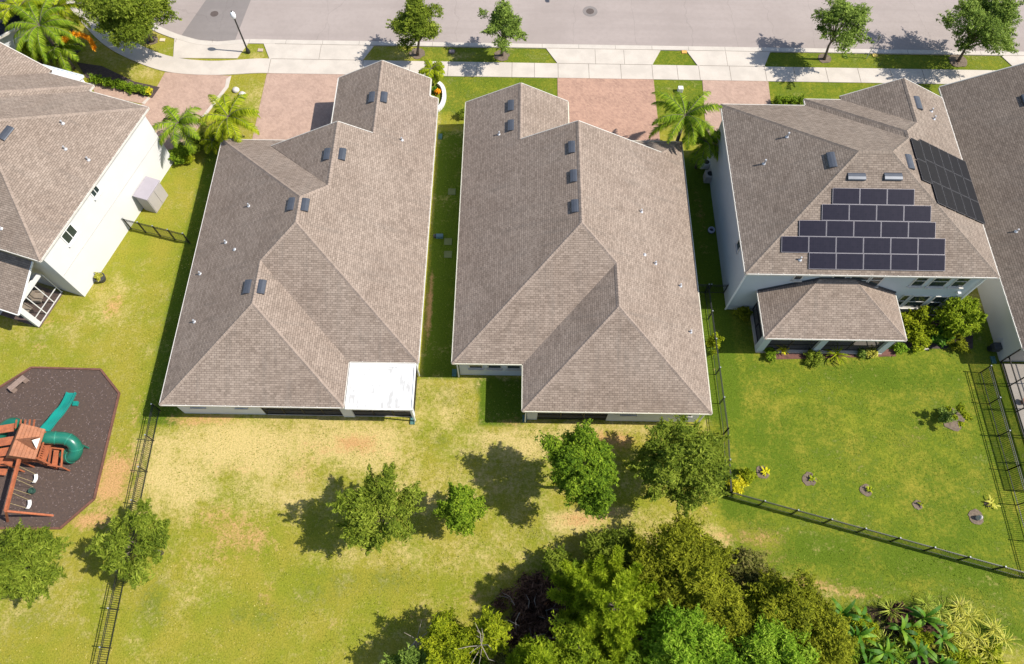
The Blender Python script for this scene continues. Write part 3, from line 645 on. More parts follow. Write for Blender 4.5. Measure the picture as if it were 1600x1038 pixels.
# ---- two-storey houses: common hull in a local frame (u across from the visible side wall, v from rear to front)
def two_storey(h, T, D, ez, wmat, rmat, cap, front_step, wid=15.7, gable=(8.5, 12.1), vout=.59):
    s = .5; a = D / 2
    L = lambda u, v, z: (u, v, z)
    Wp = lambda u, v: (u, v, ez + s * u); Sp = lambda u, v: (u, v, ez + s * v); Np = lambda u, v: (u, v, ez + s * (D - v)); Ep = lambda u, v: (u, v, ez + s * (wid - u))
    D2 = D + vout; N2 = lambda u, v: (u, v, ez + s * (D2 - v)); fs0 = front_step; W2 = lambda u, v: (u, v, ez + s * (u - fs0))
    A = (a, a); B = (wid - a, a); u2 = (fs0 + wid) / 2; r2 = u2 - fs0
    q1 = (u2, D - r2); q2 = (u2, D2 - r2)
    gu, gr = gable; gz = ez + s * (wid - gr); WG = lambda u, v: (u, v, gz - s * (gr - u)); gl = 2 * gr - wid; gv = D2 - (gr - gl)
    fr = D2 + .3
    fs = [[Wp(0, 0), Wp(0, D), Wp(*A)],
          [Sp(0, 0), Sp(wid, 0), Sp(*B), Sp(*A)],
          [Np(0, D), Np(fs0, D), Np(*q1), Np(*B), Np(*A)],
          [W2(fs0, D), W2(fs0, D2), W2(*q2), W2(*q1)],
          [N2(fs0, D2), N2(gl, D2), N2(gr, gv), N2(*q2)],
          [WG(gl, D2), WG(gl, fr), WG(gr, fr), WG(gr, gv)],
          [Ep(wid, 0), Ep(wid, fr), Ep(gr, fr), Ep(gr, gv), Ep(*q2), Ep(*q1), Ep(*B)]]
    roofmesh([tf(T, f) for f in fs]).build('roof', rmat, h)
    g = MB(); seg = [((0, 0, ez), (0, D, ez)), ((0, 0, ez), (wid, 0, ez)), ((0, D, ez), (fs0, D, ez)), ((fs0, D, ez), (fs0, D2, ez)), ((fs0, D2, ez), (gl, D2, ez)), ((wid, 0, ez), (wid, fr, ez))]
    seg = [tuple(tf(T, x)) for x in seg]; eaves(g, seg); gutter_clips(g, seg[:3]); g.build('gutter', TRIM, h)
    for p, q in ((WG(gl, fr + .03), WG(gr, fr + .03)), (Ep(gr, fr + .03), Ep(wid, fr + .03))):
        p, q = [Vector(x) - Vector((0, 0, .09)) for x in tf(T, (p, q))]; MB().bar(p, q, .05, .17).build('fascia', TRIM, h)
    capset(h, 'ridge_cap', cap, [tuple(tf(T, x)) for x in ((Wp(0, 0), Wp(*A)), (Wp(0, D), Wp(*A)), (Sp(*A), Sp(*B)), (Sp(wid, 0), Sp(*B)), (Np(*B), Np(*q1)), (W2(*q1), W2(*q2)), (W2(fs0, D2), W2(*q2)), (N2(*q2), N2(gr, gv)), (WG(gr, gv), WG(gr, fr)))])
    i = .35
    wallset(h, [tuple(T @ Vector((p[0], p[1], 0)))[:2] for p in ((i, i), (wid - i, i), (wid - i, D2 - i + .1), (fs0 + i, D2 - i + .1), (fs0 + i, D - i), (i, D - i))], ez - .1, wmat)
    gb = MB(); gb.poly(tf(T, [(gl + .3, fr - .3, ez - .2), (wid - .4, fr - .3, ez - .2), (wid - .4, fr - .3, ez), (gr, fr - .3, gz - .2), (gl + .3, fr - .3, ez)])); gb.build('gable_wall', wmat, h)
    return (A, B, gz)

def solar(h, o, ux, uy, n, name='solar_panel', w=1.66, l=1.0, tilt=.1, frame=True):
    "panel with corner o, long axis ux, up-slope axis uy (unit vectors), lifted along n"
    o = Vector(o) + n * tilt; mb = MB(); t = .035
    def Q(a, b_, k): return o + ux * a + uy * b_ + n * k
    c = o + ux * w / 2 + uy * l / 2; M = Matrix((ux, uy, n)).transposed()
    mb.box(c, (w - .02, l - .02, t), M=M); p = mb.build(name, FRAMEM if frame else BLACKPV, h)
    g = MB(); g.poly([Q(.022, .022, .0185), Q(w - .022, .022, .0185), Q(w - .022, l - .022, .0185), Q(.022, l - .022, .0185)], [(0, 0), (w, 0), (w, l), (0, l)])
    g.build('cells', PV if frame else BLACKPV2, p, T=LOCAL[h.name])
def pvmat(name, c, c2, cell):
    m, t, n, l, b = nm(name); uv = n.new('ShaderNodeUVMap'); uv.uv_map = 'uv'
    br = n.new('ShaderNodeTexBrick'); br.offset = 0
    for k, v in (('Scale', 1), ('Mortar Size', .004), ('Bias', 0), ('Brick Width', cell), ('Row Height', cell)): br.inputs[k].default_value = v
    br.inputs['Color1'].default_value = (*c, 1); br.inputs['Color2'].default_value = (*c2, 1); br.inputs['Mortar'].default_value = (*[x * 1.6 for x in c], 1); l.new(uv.outputs[0], br.inputs['Vector'])
    l.new(br.outputs[0], b.inputs['Base Color']); b.inputs['Roughness'].default_value = .12; b.inputs['Specular IOR Level'].default_value = .3; return m
PV = pvmat('dark_indigo_cells', (.014, .013, .021), (.018, .016, .025), .157)
FRAMEM = simple('silver_panel_frame', (.34, .325, .36), .5, .2)
BLACKPV = simple('black_panel_frame', (.16, .155, .16), .5); BLACKPV2 = pvmat('black_cells', (.016, .0155, .017), (.018, .017, .018), .157)
for _m in ('black_cells', 'black_panel_frame'): _b = MATS[_m].node_tree.nodes['Principled BSDF']; _b.inputs['Specular IOR Level'].default_value = .06; _b.inputs['Roughness'].default_value = .45

def house_four():
    T = Matrix.Translation((14.45, 22.6, 0)); D = 13.64; ez = 5.5; wid = 15.7
    h = thing('two_storey_house', (22, 29, 0), 'two storey house with shade-tinted walls and solar panels on its brown roof', 'house', 'houses along the street')
    two_storey(h, T, D, ez, WALL_SHADE, SH2, CAP2, 5.93)
    # solar array facing the garden
    n = Vector((0, -.5, 1)).normalized(); ux = Vector((1, 0, 0)); uy = n.cross(ux) * 1
    if uy.z < 0: uy = -uy
    base = hit(1476, 424, (0, -.5, 1), ez - .5 * 22.6)
    rows = [(5, 0, 1), (6, 0, 0), (5, -.37, 0), (4, -.56, 0), (3, -1.1, 0)]
    top = hit(1428, 296, (0, -.5, 1), ez - .5 * 22.6); pitch = (top - base).dot(uy) / 5
    for r, (cnt, dx, _) in enumerate(rows):
        y0 = base + uy * (pitch * r)
        xr_ = [hit(px, py, (0, -.5, 1), ez - .5 * 22.6).x for px, py in ((1476, 410), (1476, 384), (1461, 359), (1454, 333), (1428, 308))][r]
        for k in range(cnt):
            o = Vector((xr_ - (k + 1) * 1.685, y0.y, y0.z)); solar(h, o, ux, uy, n, w=1.675, l=pitch * .999, tilt=.07)
    # black array facing the right-hand neighbour
    nE = Vector((.5, 0, 1)).normalized(); cE = ez + .5 * 30.15
    hE = lambda a, b_: hit(a, b_, (.5, 0, 1), cE)
    vdir = Vector((0, 1, 0)); dn = Vector((1, 0, -.5)).normalized()
    tl = hE(1435.5, 218.5); tl2 = hE(1422.4, 223); 
    x0 = tl2.x; pw = .93; ph = 1.68
    cols_ = [(0, hE(1422, 223).y, 2)] + [(k, tl.y, 3) for k in range(1, 6)]
    cols_ = [(0, tl.y - .28, 2)] + [(k, tl.y - .02 * k, 3) for k in range(1, 6)]
    for k, y0, cnt in cols_:
        for j in range(cnt):
            p0 = Vector((x0, 0, 0)); x_ = x0 + dn.x * pw * k; z_ = ez + .5 * (30.15 - x_)
            solar(h, (x_, y0 - (j + 1) * ph, z_), vdir, dn, nE if nE.z > 0 else -nE, l=pw * .985, w=ph * .985, frame=False)
    # windows of the rear wall, surveyed on the wall plane
    Tw = Matrix.Translation((0, 22.95, 0)); wp = lambda a, b_: hit(a, b_, (0, 1, 0), 22.95)
    for pxl, pxr, pyb, z, hh in ((1241, 1252, 434, 4.6, .5), (1294, 1312, 443, 4.55, 1.25), (1320, 1348, 445, 4.55, 1.25), (1353, 1370, 445, 4.55, 1.25), (1422, 1439, 446, 4.55, 1.25), (1449, 1473, 447, 4.55, 1.25), (1484, 1503, 447, 4.55, 1.25)):
        a, b_ = wp(pxl, pyb), wp(pxr, pyb); zb = min(a.z, 4.3); window(h, Tw, (a.x + b_.x) / 2, zb + hh / 2, b_.x - a.x, hh, rows=1 if hh < 1 else 2)
    for pxl, pxr, pyb in ((1398, 1402, 478), (1410, 1436, 479), (1444, 1463, 480)):
        a, b_ = wp(pxl, pyb), wp(pxr, pyb)
        window(h, Tw, (a.x + b_.x) / 2, a.z + .75, max(b_.x - a.x, .4), 1.5)
    # light fitting by the corner
    MB().box((29.1, 22.85, 3.0), (.2, .2, .22)).build('wall_lamp', WHITE, h)
    # side wall window and downpipe
    Ts = Matrix.Translation((14.8, 0, 0)) @ Matrix.Rotation(-math.pi / 2, 4, 'Z')
    q = hit(1155, 383, (1, 0, 0), 14.8); window(h, Ts, -q.y, q.z, .55, .7, rows=1)
    q = hit(1140, 292, (1, 0, 0), 14.8)
    dp = MB(); dp.bar((14.72, 22.9, .1), (14.72, 22.9, 5.3), .09, .09); dp.bar((29.75, 22.87, .1), (29.75, 22.87, 5.3), .09, .09); dp.build('downspout', WHITE, h)
    # rear porch
    x0, x1, y0, y1 = 16.1, 25.1, 19.5, 22.93; d = y1 - y0; e = EZ
    pf = [[(x0, y0, e), (x1, y0, e), (x1 - d, y1, e + d / 2), (x0 + d, y1, e + d / 2)], [(x0, y0, e), (x0 + d, y1, e + d / 2), (x0, y1, e)], [(x1, y0, e), (x1, y1, e), (x1 - d, y1, e + d / 2)]]
    roofmesh(pf).build('porch_roof', SH1, h)
    g = MB(); sg = [((x0, y0, e), (x1, y0, e)), ((x0, y0, e), (x0, y1, e)), ((x1, y0, e), (x1, y1, e))]; eaves(g, sg); gutter_clips(g, sg); g.build('porch_gutter', TRIM, h)
    capset(h, 'porch_ridge_cap', CAP1, [((x0, y0, e), (x0 + d, y1, e + d / 2)), ((x1, y0, e), (x1 - d, y1, e + d / 2))])
    fl = MB(); fl.bar((x0, y1 - .02, e + .07), (x0 + d, y1 - .02, e + d / 2 + .07), .1, .1); fl.bar((x0 + d, y1 - .02, e + d / 2 + .07), (x1 - d, y1 - .02, e + d / 2 + .07), .1, .1); fl.bar((x1 - d, y1 - .02, e + d / 2 + .07), (x1, y1 - .02, e + .07), .1, .1); fl.build('wall_flashing', LEADM, h)
    MB().box(((x0 + x1) / 2, (y0 + y1) / 2 + .1, .05), (x1 - x0 - .6, y1 - y0 - .2, .12)).build('porch_floor', CONC, h)
    for x in (x0 + .5, 20.3, x1 - .5): MB().box((x, y0 + .45, 1.35), (.45, .42, 2.6)).build('column', WALL_SHADE, h)
    MB().box(((x0 + x1) / 2, y0 + .45, 2.5), (x1 - x0 - .5, .34, .26)).build('beam', WALL_SHADE, h)
    screens(h, (x0 + .72, y0 + .45), (20.08, y0 + .45), .1, 2.38, 2); screens(h, (20.52, y0 + .45), (x1 - .72, y0 + .45), .1, 2.38, 2)
    screens(h, (x0 + .5, y0 + .66), (x0 + .5, y1), .1, 2.38, 2); screens(h, (x1 - .5, y0 + .66), (x1 - .5, y1), .1, 2.38, 2)
    # vents and pipes
    cW, cS = ez - .5 * 14.45, ez - .5 * 22.6
    vent(h, hit(1299, 251, (-.5, 0, 1), cW), (-.5, 0, 1), (0, 1, 0), 1.15, .45)
    for a in ((1338, 277), (1395, 277)): vent(h, hit(*a, (0, -.5, 1), cS), (0, -.5, 1), (1, 0, 0), 1.1, .42)
    vent(h, hit(1421, 254, (.5, 0, 1), cE), (.5, 0, 1), (0, 1, 0), 1.1, .42); vent(h, hit(1434, 162, (.5, 0, 1), cE), (.5, 0, 1), (0, 1, 0), 1.1, .42)
    for a in ((1230, 214), (1194, 256)): pipe(h, hit(*a, (-.5, 0, 1), cW), .06, .4)
    pipe(h, hit(1250, 406, (0, -.5, 1), cS), .05, .3)
    for a in ((1455, 174), (1459, 186)): pipe(h, hit(*a, (.5, 0, 1), cE))
    # small flat entry canopy
    a, b_ = P(1290, 147, 3.4), P(1323, 147, 3.4); mb = MB(); mb.box(((a.x + b_.x) / 2, 37.0, 4.55), (1.35, 1.0, .12)); mb.build('entry_canopy', simple('pale_metal_canopy', (.55, .56, .62), .4), h)
house_four()

def house_one():
    a = math.radians(17.2); X = Vector((math.cos(a), -math.sin(a), 0)); Yv = Vector((math.sin(a), math.cos(a), 0))
    O = Vector((-29.4, 23.07, 0)) + X * .345 - Yv * .27
    # u runs leftwards from the sunlit wall, so the hull is a mirror image
    T = Matrix((( -X.x, Yv.x, 0, O.x), (-X.y, Yv.y, 0, O.y), (0, 0, 1, 0), (0, 0, 0, 1)))
    D = 13.0; ez = 5.5
    h = thing('two_storey_house', (-34, 31, 0), 'two storey house with a sunlit white side wall, set at an angle', 'house', 'houses along the street')
    two_storey(h, T, D, ez, WALL_W, SH1, CAP1, 4.7, gable=(8.3, 12.0))
    nL = (X * .5 + Vector((0, 0, 1))); q0 = Vector((O.x, O.y, ez)); c0 = nL.dot(q0)
    vent(h, hit(10, 209, nL, c0), nL, Yv, 1.05, .42)
    for p in ((98, 193), (102, 233), (138, 250)): pipe(h, hit(*p, nL, c0))
    nS = Vector((0, 0, 1)) - Yv * .5; pipe(h, hit(2, 357, nS, nS.dot(q0)))
    # windows in the sunlit wall: wall plane is x'=0
    wallO = Vector((-29.4, 23.07, 0)); Tw = Matrix(((Yv.x, X.x, 0, wallO.x), (Yv.y, X.y, 0, wallO.y), (0, 0, 1, 0), (0, 0, 0, 1)))
    Tw.col[1] = Vector((X.x, X.y, 0, 0)) 
    for px, py, w, hh in ((108, 366, 1.0, .9), (148, 299, .62, .55)):
        q = hit(px, py, X, X.dot(wallO)); v = (q - wallO).dot(Yv); window(h, Tw, v, q.z, w, hh, rows=1, cols=2, frame=WHITE, nrm=1)
    band = MB(); band.box((6.3, .012, 2.75), (12.2, .02, .035)); band.build('stucco_joint', simple('stucco_joint', (.45, .43, .40), .9), h, T=Tw)
    # rear lanai
    LT = Matrix(((X.x, Yv.x, 0, wallO.x), (X.y, Yv.y, 0, wallO.y), (0, 0, 1, 0), (0, 0, 0, 1)))
    x1, x0, y0, y1 = -1.18, -12.5, -3.2, -.02; e = EZ; hz = e + (y1 - y0) / 2
    pf = [[(x0, y0, e), (x1, y0, e), (x1, y1, hz), (x0, y1, hz)]]
    roofmesh([tf(LT, f) for f in pf]).build('lanai_roof', SH1, h)
    g = MB(); eaves(g, [tuple(tf(LT, s_)) for s_ in (((x1, y0, e), (x1, y1, hz)), ((x0, y0, e), (x1, y0, e)))]); g.build('lanai_gutter', WHITE, h)
    sb = MB(); sb.box((-6.8, -1.55, .04), (10.5, 2.75, .12)); sb.build('lanai_floor', PAVB, h, T=LT)
    wl = MB(); wl.box((-1.72, -2.75, 1.3), (.3, .35, 2.6)); wl.box((-1.72, -1.0 - .6, 2.62), (.3, 2.8, .2)); wl.box((-4.8, -2.75, 1.3), (.45, .35, 2.6)); wl.box((-6, -2.78, 2.6), (9, .3, .22)); wl.build('column', WALL_W, h, T=LT)
    fr = MB()
    for v in (-.12, -1.0, -1.9): fr.bar((-1.62, v, .1), (-1.62, v, 2.5), .06, .06)
    fr.bar((-1.62, -2.6, .8), (-1.62, -.05, .8), .05, .05); fr.bar((-1.62, -2.6, .12), (-1.62, -.05, .12), .06, .06)
    o = fr.build('screen_frame', WALL_W, h, T=LT)
    sm = MB(); sm.poly([(-1.62, -2.6, .1), (-1.62, -.05, .1), (-1.62, -.05, 2.5), (-1.62, -2.6, 2.5)]); sm.build('insect_mesh', MESH_L, o, T=LOCAL[h.name] @ LT)
    # white standing seam porch roof at the front
    pr = MB(); a0, a1, b0, b1 = -11.6, -8.1, 13.2, 15.6
    pr.poly([(a0, b0, 3.7), (a1, b0, 3.7), (a1, b1, 3.0), (a0, b1, 3.0)]); pr.poly([(a0, b0, 3.6), (a0, b1, 2.9), (a1, b1, 2.9), (a1, b0, 3.6)])
    k = a0
    while k <= a1 + .01: pr.bar((k, b0, 3.73), (k, b1, 3.03), .04, .06); k += (a1 - a0) / 9
    pr.bar((a0, b1, 2.98), (a1, b1, 2.98), .1, .16); pr.bar((a1, b0, 3.66), (a1, b1, 2.96), .08, .16); pr.build('metal_porch_roof', WHITE_M, h, T=LT)
    cl = MB(); cl.box((-8.3, 15.3, 1.4), (.3, .3, 2.9)); cl.box((-11.4, 15.3, 1.4), (.3, .3, 2.9)); cl.build('porch_column', WHITE, h, T=LT)
    # garden furniture seen through the mesh
    for i, (u, v, r) in enumerate(((-2.6, -1.05, .3), (-2.9, -2.2, -.2))):
        t = thing('lounge_chair', tuple(LT @ Vector((u, v, .1))), ('padded lounge chair nearer the house wall inside the left screened porch', 'padded lounge chair nearer the lawn inside the left screened porch')[i], 'chair', 'chairs in the screened porch', rz=r - a)
        M = LT @ Matrix.Translation((u, v, 0)) @ Matrix.Rotation(r, 4, 'Z')
        MB().box((0, 0, .48), (.62, .62, .14)).build('seat', CUSH, t, T=M, bevel=.03); MB().box((-.3, 0, .8), (.14, .62, .6)).build('backrest', CUSH, t, T=M, bevel=.03)
        for s_ in (-1, 1): MB().box((0, s_ * .36, .55), (.6, .07, .25)).build('armrest', CUSH, t, T=M)
        for s_ in (-1, 1):
            for q in (-1, 1): MB().box((q * .26, s_ * .26, .26), (.06, .06, .32)).build('leg', BRONZE, t, T=M)
    return X, Yv, wallO, LT, a
PAVB = paver('brown_lanai_pavers', (.15, .10, .085), (.11, .075, .062), (.06, .045, .04))
CUSH = simple('taupe_cushion', (.42, .35, .28), .9)
WHITE_M = simple('white_standing_seam', (.66, .70, .75), .35, .2, var=.06)
H1X, H1Y, H1O, H1T, H1A = house_one()

def house_five():
    h = thing('single_storey_house', (40, 28, 0), 'house with dark brown shingle roof and beige side wall along the right edge', 'house', 'houses along the street')
    e = 2.75; k = (HC - e)
    a, b_ = P(1467, 137, e), P(1600, 546, e); x0 = (a.x + b_.x) / 2; y0, y1 = b_.y, a.y
    W = lambda x, y: (x, y, e + .5 * (x - x0)); xr = x0 + 15.8; xm = x0 + 7.9; E = lambda x, y: (x, y, e + .5 * (xr - x)); S = lambda x, y: (x, y, e + .5 * (y - y0))
    R = (xm, y0 + 7.9)
    roofmesh([[W(x0, y0), W(x0, y1), W(xm, y1), W(*R)], [E(xr, y0), E(xr, y1), E(xm, y1), E(*R)], [S(x0, y0), S(xr, y0), S(*R)]]).build('roof', SH2B, h)
    g = MB(); sg = [((x0, y0, e), (x0, y1, e)), ((x0, y0, e), (xr, y0, e)), ((xr, y0, e), (xr, y1, e))]; eaves(g, sg); gutter_clips(g, sg[:1])
    g.build('gutter', TRIM, h)
    MB().bar(W(x0, y1 + .04), W(xm, y1 + .04), .05, .17).build('fascia', TRIM, h); MB().bar(E(xm, y1 + .04), E(xr, y1 + .04), .05, .17).build('fascia', TRIM, h)
    capset(h, 'ridge_cap', CAP2, [(W(xm, y1), W(*R)), (W(x0, y0), W(*R)), (E(xr, y0), E(*R))])
    wallset(h, [(x0 + .3, y0 + .35), (xr - .35, y0 + .35), (xr - .35, y1 - .35), (x0 + .3, y1 - .35)], e - .1, WALL_B)
    gb = MB(); gb.poly([(x0 + .4, y1 - .33, e - .2), (xr - .4, y1 - .33, e - .2), (xr - .4, y1 - .33, e), (xm, y1 - .33, e + 3.7), (x0 + .4, y1 - .33, e)]); gb.build('gable_wall', WALL_B, h)
    pipe(h, hit(1588, 362, (-.5, 0, 1), e - .5 * x0)); 
    vent(h, hit(1603, 157, (-.5, 0, 1), e - .5 * x0), (-.5, 0, 1), (0, 1, 0))
    # bronze screen cage behind the house
    cg = MB(); X0, X1, Y0, Y1 = x0 + .35, x0 + 7, y0 - 8.5, y0 + .3
    for yy in np.linspace(Y0, Y1, 6):
        cg.bar((X0, yy, 0), (X0, yy, 2.6), .06, .06); cg.bar((X0, yy, 2.6), (X1, yy, 3.3), .06, .06)
    for xx in np.linspace(X0, X1, 5): cg.bar((xx, Y0, 0), (xx, Y0, 2.6), .06, .06); cg.bar((xx, Y0, 2.6 + .7 * (xx - X0) / (X1 - X0)), (xx, Y1, 2.6 + .7 * (xx - X0) / (X1 - X0)), .05, .05)
    for z in (.08, .9, 2.6): cg.bar((X0, Y0, z), (X0, Y1, z), .06, .06); cg.bar((X0, Y0, z), (X1, Y0, z), .06, .06)
    o = cg.build('screen_cage', BRONZE, h)
    g2 = MB(); g2.poly([(X0, Y0, 0), (X0, Y1, 0), (X0, Y1, 2.6), (X0, Y0, 2.6)]); g2.poly([(X0, Y0, 2.6), (X0, Y1, 2.6), (X1, Y1, 3.3), (X1, Y0, 3.3)]); g2.build('insect_mesh', MESH_L, o, T=LOCAL[h.name])
    MB().box(((X0 + X1) / 2, (Y0 + Y1) / 2, .04), (X1 - X0 - .3, Y1 - Y0 - .3, .08)).build('patio_slab', CONC, h)
    return x0, y0
SH2B = shingle('dark_brown_shingles', (.235, .19, .155), (.175, .14, .113), (.09, .072, .058))
X5, Y5 = house_five()

# corner of the next house beyond the first
h0 = thing('single_storey_house', (-47, 44, 0), 'corner of a dark roofed house with a white gutter at the top left', 'house', 'houses along the street')
g0, g1 = P(-60, 88, 2.75), P(43, 35, 2.75); dv = (g1 - g0).normalized(); pv = Vector((-dv.y, dv.x, 0))
roofmesh([[g0, g1, g1 + pv * 7 + Vector((0, 0, 1.2)), g0 + pv * 7 + Vector((0, 0, 1.2))]]).build('roof', shingle('slate_grey_shingles', (.040, .044, .062), (.028, .031, .045), (.015, .016, .022)), h0)
MB().bar(g0 - pv * .05 - Vector((0, 0, .03)), g1 - pv * .05 - Vector((0, 0, .03)), .16, .16).build('gutter', TRIM, h0)
q = [g0 + pv * .4, g1 + pv * .4 - dv * .4, g1 + pv * 6.8 - dv * .4, g0 + pv * 6.8]
MB().prism([(p.x, p.y) for p in q], -.05, 2.6).build('wall', WALL, h0)

# ------------------------------------------------------------------ foliage builders
def scale_at(p):
    d = (p - O3); return F / -(MR.transposed() @ d).z
def leaves(C, rad, n, size, up=.55, elong=1.7, out=None):
    "n leaf quads around each centre in C (m,3) with spread rad (m,)"
    m = len(C); idx = rng.integers(0, m, n); c = C[idx] + rng.normal(size=(n, 3)) * rad[idx][:, None]
    nr = rng.normal(size=(n, 3)); nr[:, 2] = np.abs(nr[:, 2]) + up
    if out is not None: nr += (c - out) / (np.linalg.norm(c - out, axis=1)[:, None] + 1e-6) * .5
    nr /= np.linalg.norm(nr, axis=1)[:, None]
    t = rng.normal(size=(n, 3)); t -= nr * (t * nr).sum(1)[:, None]; t /= np.linalg.norm(t, axis=1)[:, None]; b = np.cross(nr, t)
    s = size * rng.uniform(.6, 1.4, n)[:, None]
    V = np.stack([c - t * s * elong, c - b * s * .62, c + t * s * elong, c + b * s * .62], 1)
    return V.reshape(-1, 3), idx
def crown_points(C, R, flat, n, lobes, seed, hollow=.35):
    r = np.random.default_rng(seed); d = r.normal(size=(n, 3)); d /= np.linalg.norm(d, axis=1)[:, None]; d[:, 2] = np.where(d[:, 2] < -.35, -d[:, 2] * .5, d[:, 2])
    ld = r.normal(size=(lobes, 3)); ld[:, 2] *= .6; ld /= np.linalg.norm(ld, axis=1)[:, None]
    k = (np.maximum(d @ ld.T, 0) ** 5).max(1)
    rr = (hollow + (1 - hollow) * r.random(n) ** .5) * (.68 + .38 * k)
    return np.array(C) + d * rr[:, None] * np.array([R, R, R * flat])
def puff_crown(C, R, flat, seed, n, leaf, puffs, size, reach=1.0, asp=1.0, feather=.18, elong=1.9):
    "leaf quads gathered in rounded sprays at the ends of the limbs, with loose twigs breaking the outline"
    r = np.random.default_rng(seed); C = np.array(C); ga = 2.39996
    i = np.arange(puffs); zz = 1 - (i + .5) / puffs * 1.25; rad = np.sqrt(np.clip(1 - zz ** 2, 0, 1)); an = i * ga + r.uniform(0, 6.28)
    d = np.stack([rad * np.cos(an), rad * np.sin(an), zz], 1) + r.normal(size=(puffs, 3)) * .16
    out = np.clip(r.normal(.70, .13, puffs), .34, .92) * reach; pr = R * size * r.uniform(.62, 1.3, puffs)
    pc = d * out[:, None] * R; pc[:, 1] *= asp; pc[:, 2] *= flat
    w = pr ** 2; w /= w.sum(); k = r.choice(puffs, n, p=w)
    e = r.normal(size=(n, 3)); e /= np.linalg.norm(e, axis=1)[:, None]; e[:, 2] = np.where(e[:, 2] < -.3, -e[:, 2], e[:, 2])
    # sprays are lumpy themselves
    lump = 1 + .22 * np.sin(e[:, 0] * 7 + k * 1.7) * np.sin(e[:, 1] * 7 + k) + .14 * np.sin(e[:, 2] * 11 + k * 2.3)
    q = pc[k] + e * (pr[k] * lump * (.45 + .62 * r.random(n) ** .45))[:, None] * np.array([1, 1, .8])
    f = r.random(n) < feather; m = int(f.sum()); nt_ = max(20, int(puffs * 4)); td = r.normal(size=(nt_, 3)); td[:, 2] = np.abs(td[:, 2]) * .7; td /= np.linalg.norm(td, axis=1)[:, None]
    tb = r.integers(0, puffs, nt_); tdir = td * .5 + d[tb] * .6; tdir[:, 2] *= .7; ti = r.integers(0, nt_, m); u = r.random(m)
    q[f] = pc[tb[ti]] + tdir[ti] * (pr[tb[ti]] * (.5 + u * 1.15))[:, None] + r.normal(size=(m, 3)) * (.035 + .05 * (1 - u))[:, None]
    c = C + q; nr = r.normal(size=(n, 3)) * .8; nr[:, 2] = np.abs(nr[:, 2]) + .5; nr += e * .55; nr /= np.linalg.norm(nr, axis=1)[:, None]
    t = r.normal(size=(n, 3)); t -= nr * (t * nr).sum(1)[:, None]; t /= np.linalg.norm(t, axis=1)[:, None]; b = np.cross(nr, t)
    s_ = leaf * r.uniform(.55, 1.4, n)[:, None]
    V = np.stack([c - t * s_ * elong, c - b * s_ * .6, c + t * s_ * elong, c + b * s_ * .6], 1).reshape(-1, 3)
    pt = r.random(puffs); tint = np.clip(.5 + (pt[k] - .5) * .45 + r.normal(size=n) * .2, 0, 1)
    return V, tint, C + pc
def tree(label, px, py, rpx, zc, mat, base=None, flat=.85, leaf=.052, name='broadleaf_tree', cat='tree', group=None, puffs=26, size=.36, dens=1.0, reach=1.0, seed=None, trunk=.11, bark=None, asp=1.0, elong=1.9, feather=.18):
    seed = seed or int(px * 7 + py); C = P(px, py, zc); R = rpx * .94 / scale_at(C)
    b = P(*base) if base else Vector((C.x, C.y, 0))
    t = thing(name, (b.x, b.y, 0), label, cat, group)
    n = int(3900 * R * R * dens * (.075 / .052) * .8)
    V, tint, pts = puff_crown(tuple(C), R, flat, seed, n, leaf, puffs, size, reach, asp, feather, elong)
    quads_mesh('crown', mat, V, tint, t)
    mb = MB(); top = Vector((C.x, C.y, zc - R * flat * .25)); bend = Vector((rng.normal() * .12, rng.normal() * .12, 0))
    mid = b.lerp(top, .5) + bend; mb.tube([b - Vector((0, 0, .1)), b.lerp(mid, .5), mid, top], [trunk * 1.35, trunk, trunk * .85, trunk * .5], 8)
    for i in range(len(pts)):
        e = Vector(pts[i]); s_ = b.lerp(top, rng.uniform(.55, .95)) + bend * .5; m_ = s_.lerp(e, .5) + Vector((0, 0, .12 * R))
        mb.tube([s_, m_, e], [trunk * .42, trunk * .28, trunk * .08], 5)
    mb.build('trunk', bark or BARK, t, smooth=True)
    return t
def mulch_ring(px, py, r, label):
    c = P(px, py); mb = MB(); n = 18; pts = [(c.x + r * (1 + rng.uniform(-.15, .15)) * math.cos(i * 6.283 / n), c.y + r * (1 + rng.uniform(-.15, .15)) * math.sin(i * 6.283 / n)) for i in range(n)]
    return tag(mb.prism(pts, -.02, .035).build('mulch_ring', MULCH_P), kind='structure')
MULCH_P = simple('pale_old_mulch', (.20, .15, .105), .95, var=.4, scale=6, fine=25, bmp=.03)

G = 'young street trees on the verge'
tree('dense round street tree on the verge above the gap beside the second house', 655, 43, 38, 3.4, L_OAK, (652, 86), flat=1.15, group=G, dens=1.3)
tree('small open street tree on the verge, right of the dense round one', 788, 47, 36, 3.0, L_GRY, (784, 87), group=G, puffs=22, size=.30, dens=.9, feather=.35, flat=1.0)
tree('leaning street tree with a bare lower trunk beside the thin sign post', 1312, 42, 41, 3.5, L_GRY, (1288, 93), group=G, flat=1.1, puffs=24, size=.34, dens=.95, feather=.3)
tree('widest street tree on the verge at the upper right', 1529, 45, 56, 3.3, L_GRY, (1497, 96), group=G, flat=1.0, puffs=38, size=.30, dens=1.0, feather=.28)
tree('large dark green oak overhanging the curved pavement at the upper left', 206, 18, 70, 4.2, L_OAK, (238, 64), flat=.8, group=G, trunk=.18, puffs=44, size=.27, dens=1.25)
for a in ((652, 84, .62), (784, 87, .62), (1288, 92, .55), (1497, 95, .75), (238, 64, .5), (706, 81, .3)): mulch_ring(*a, '')

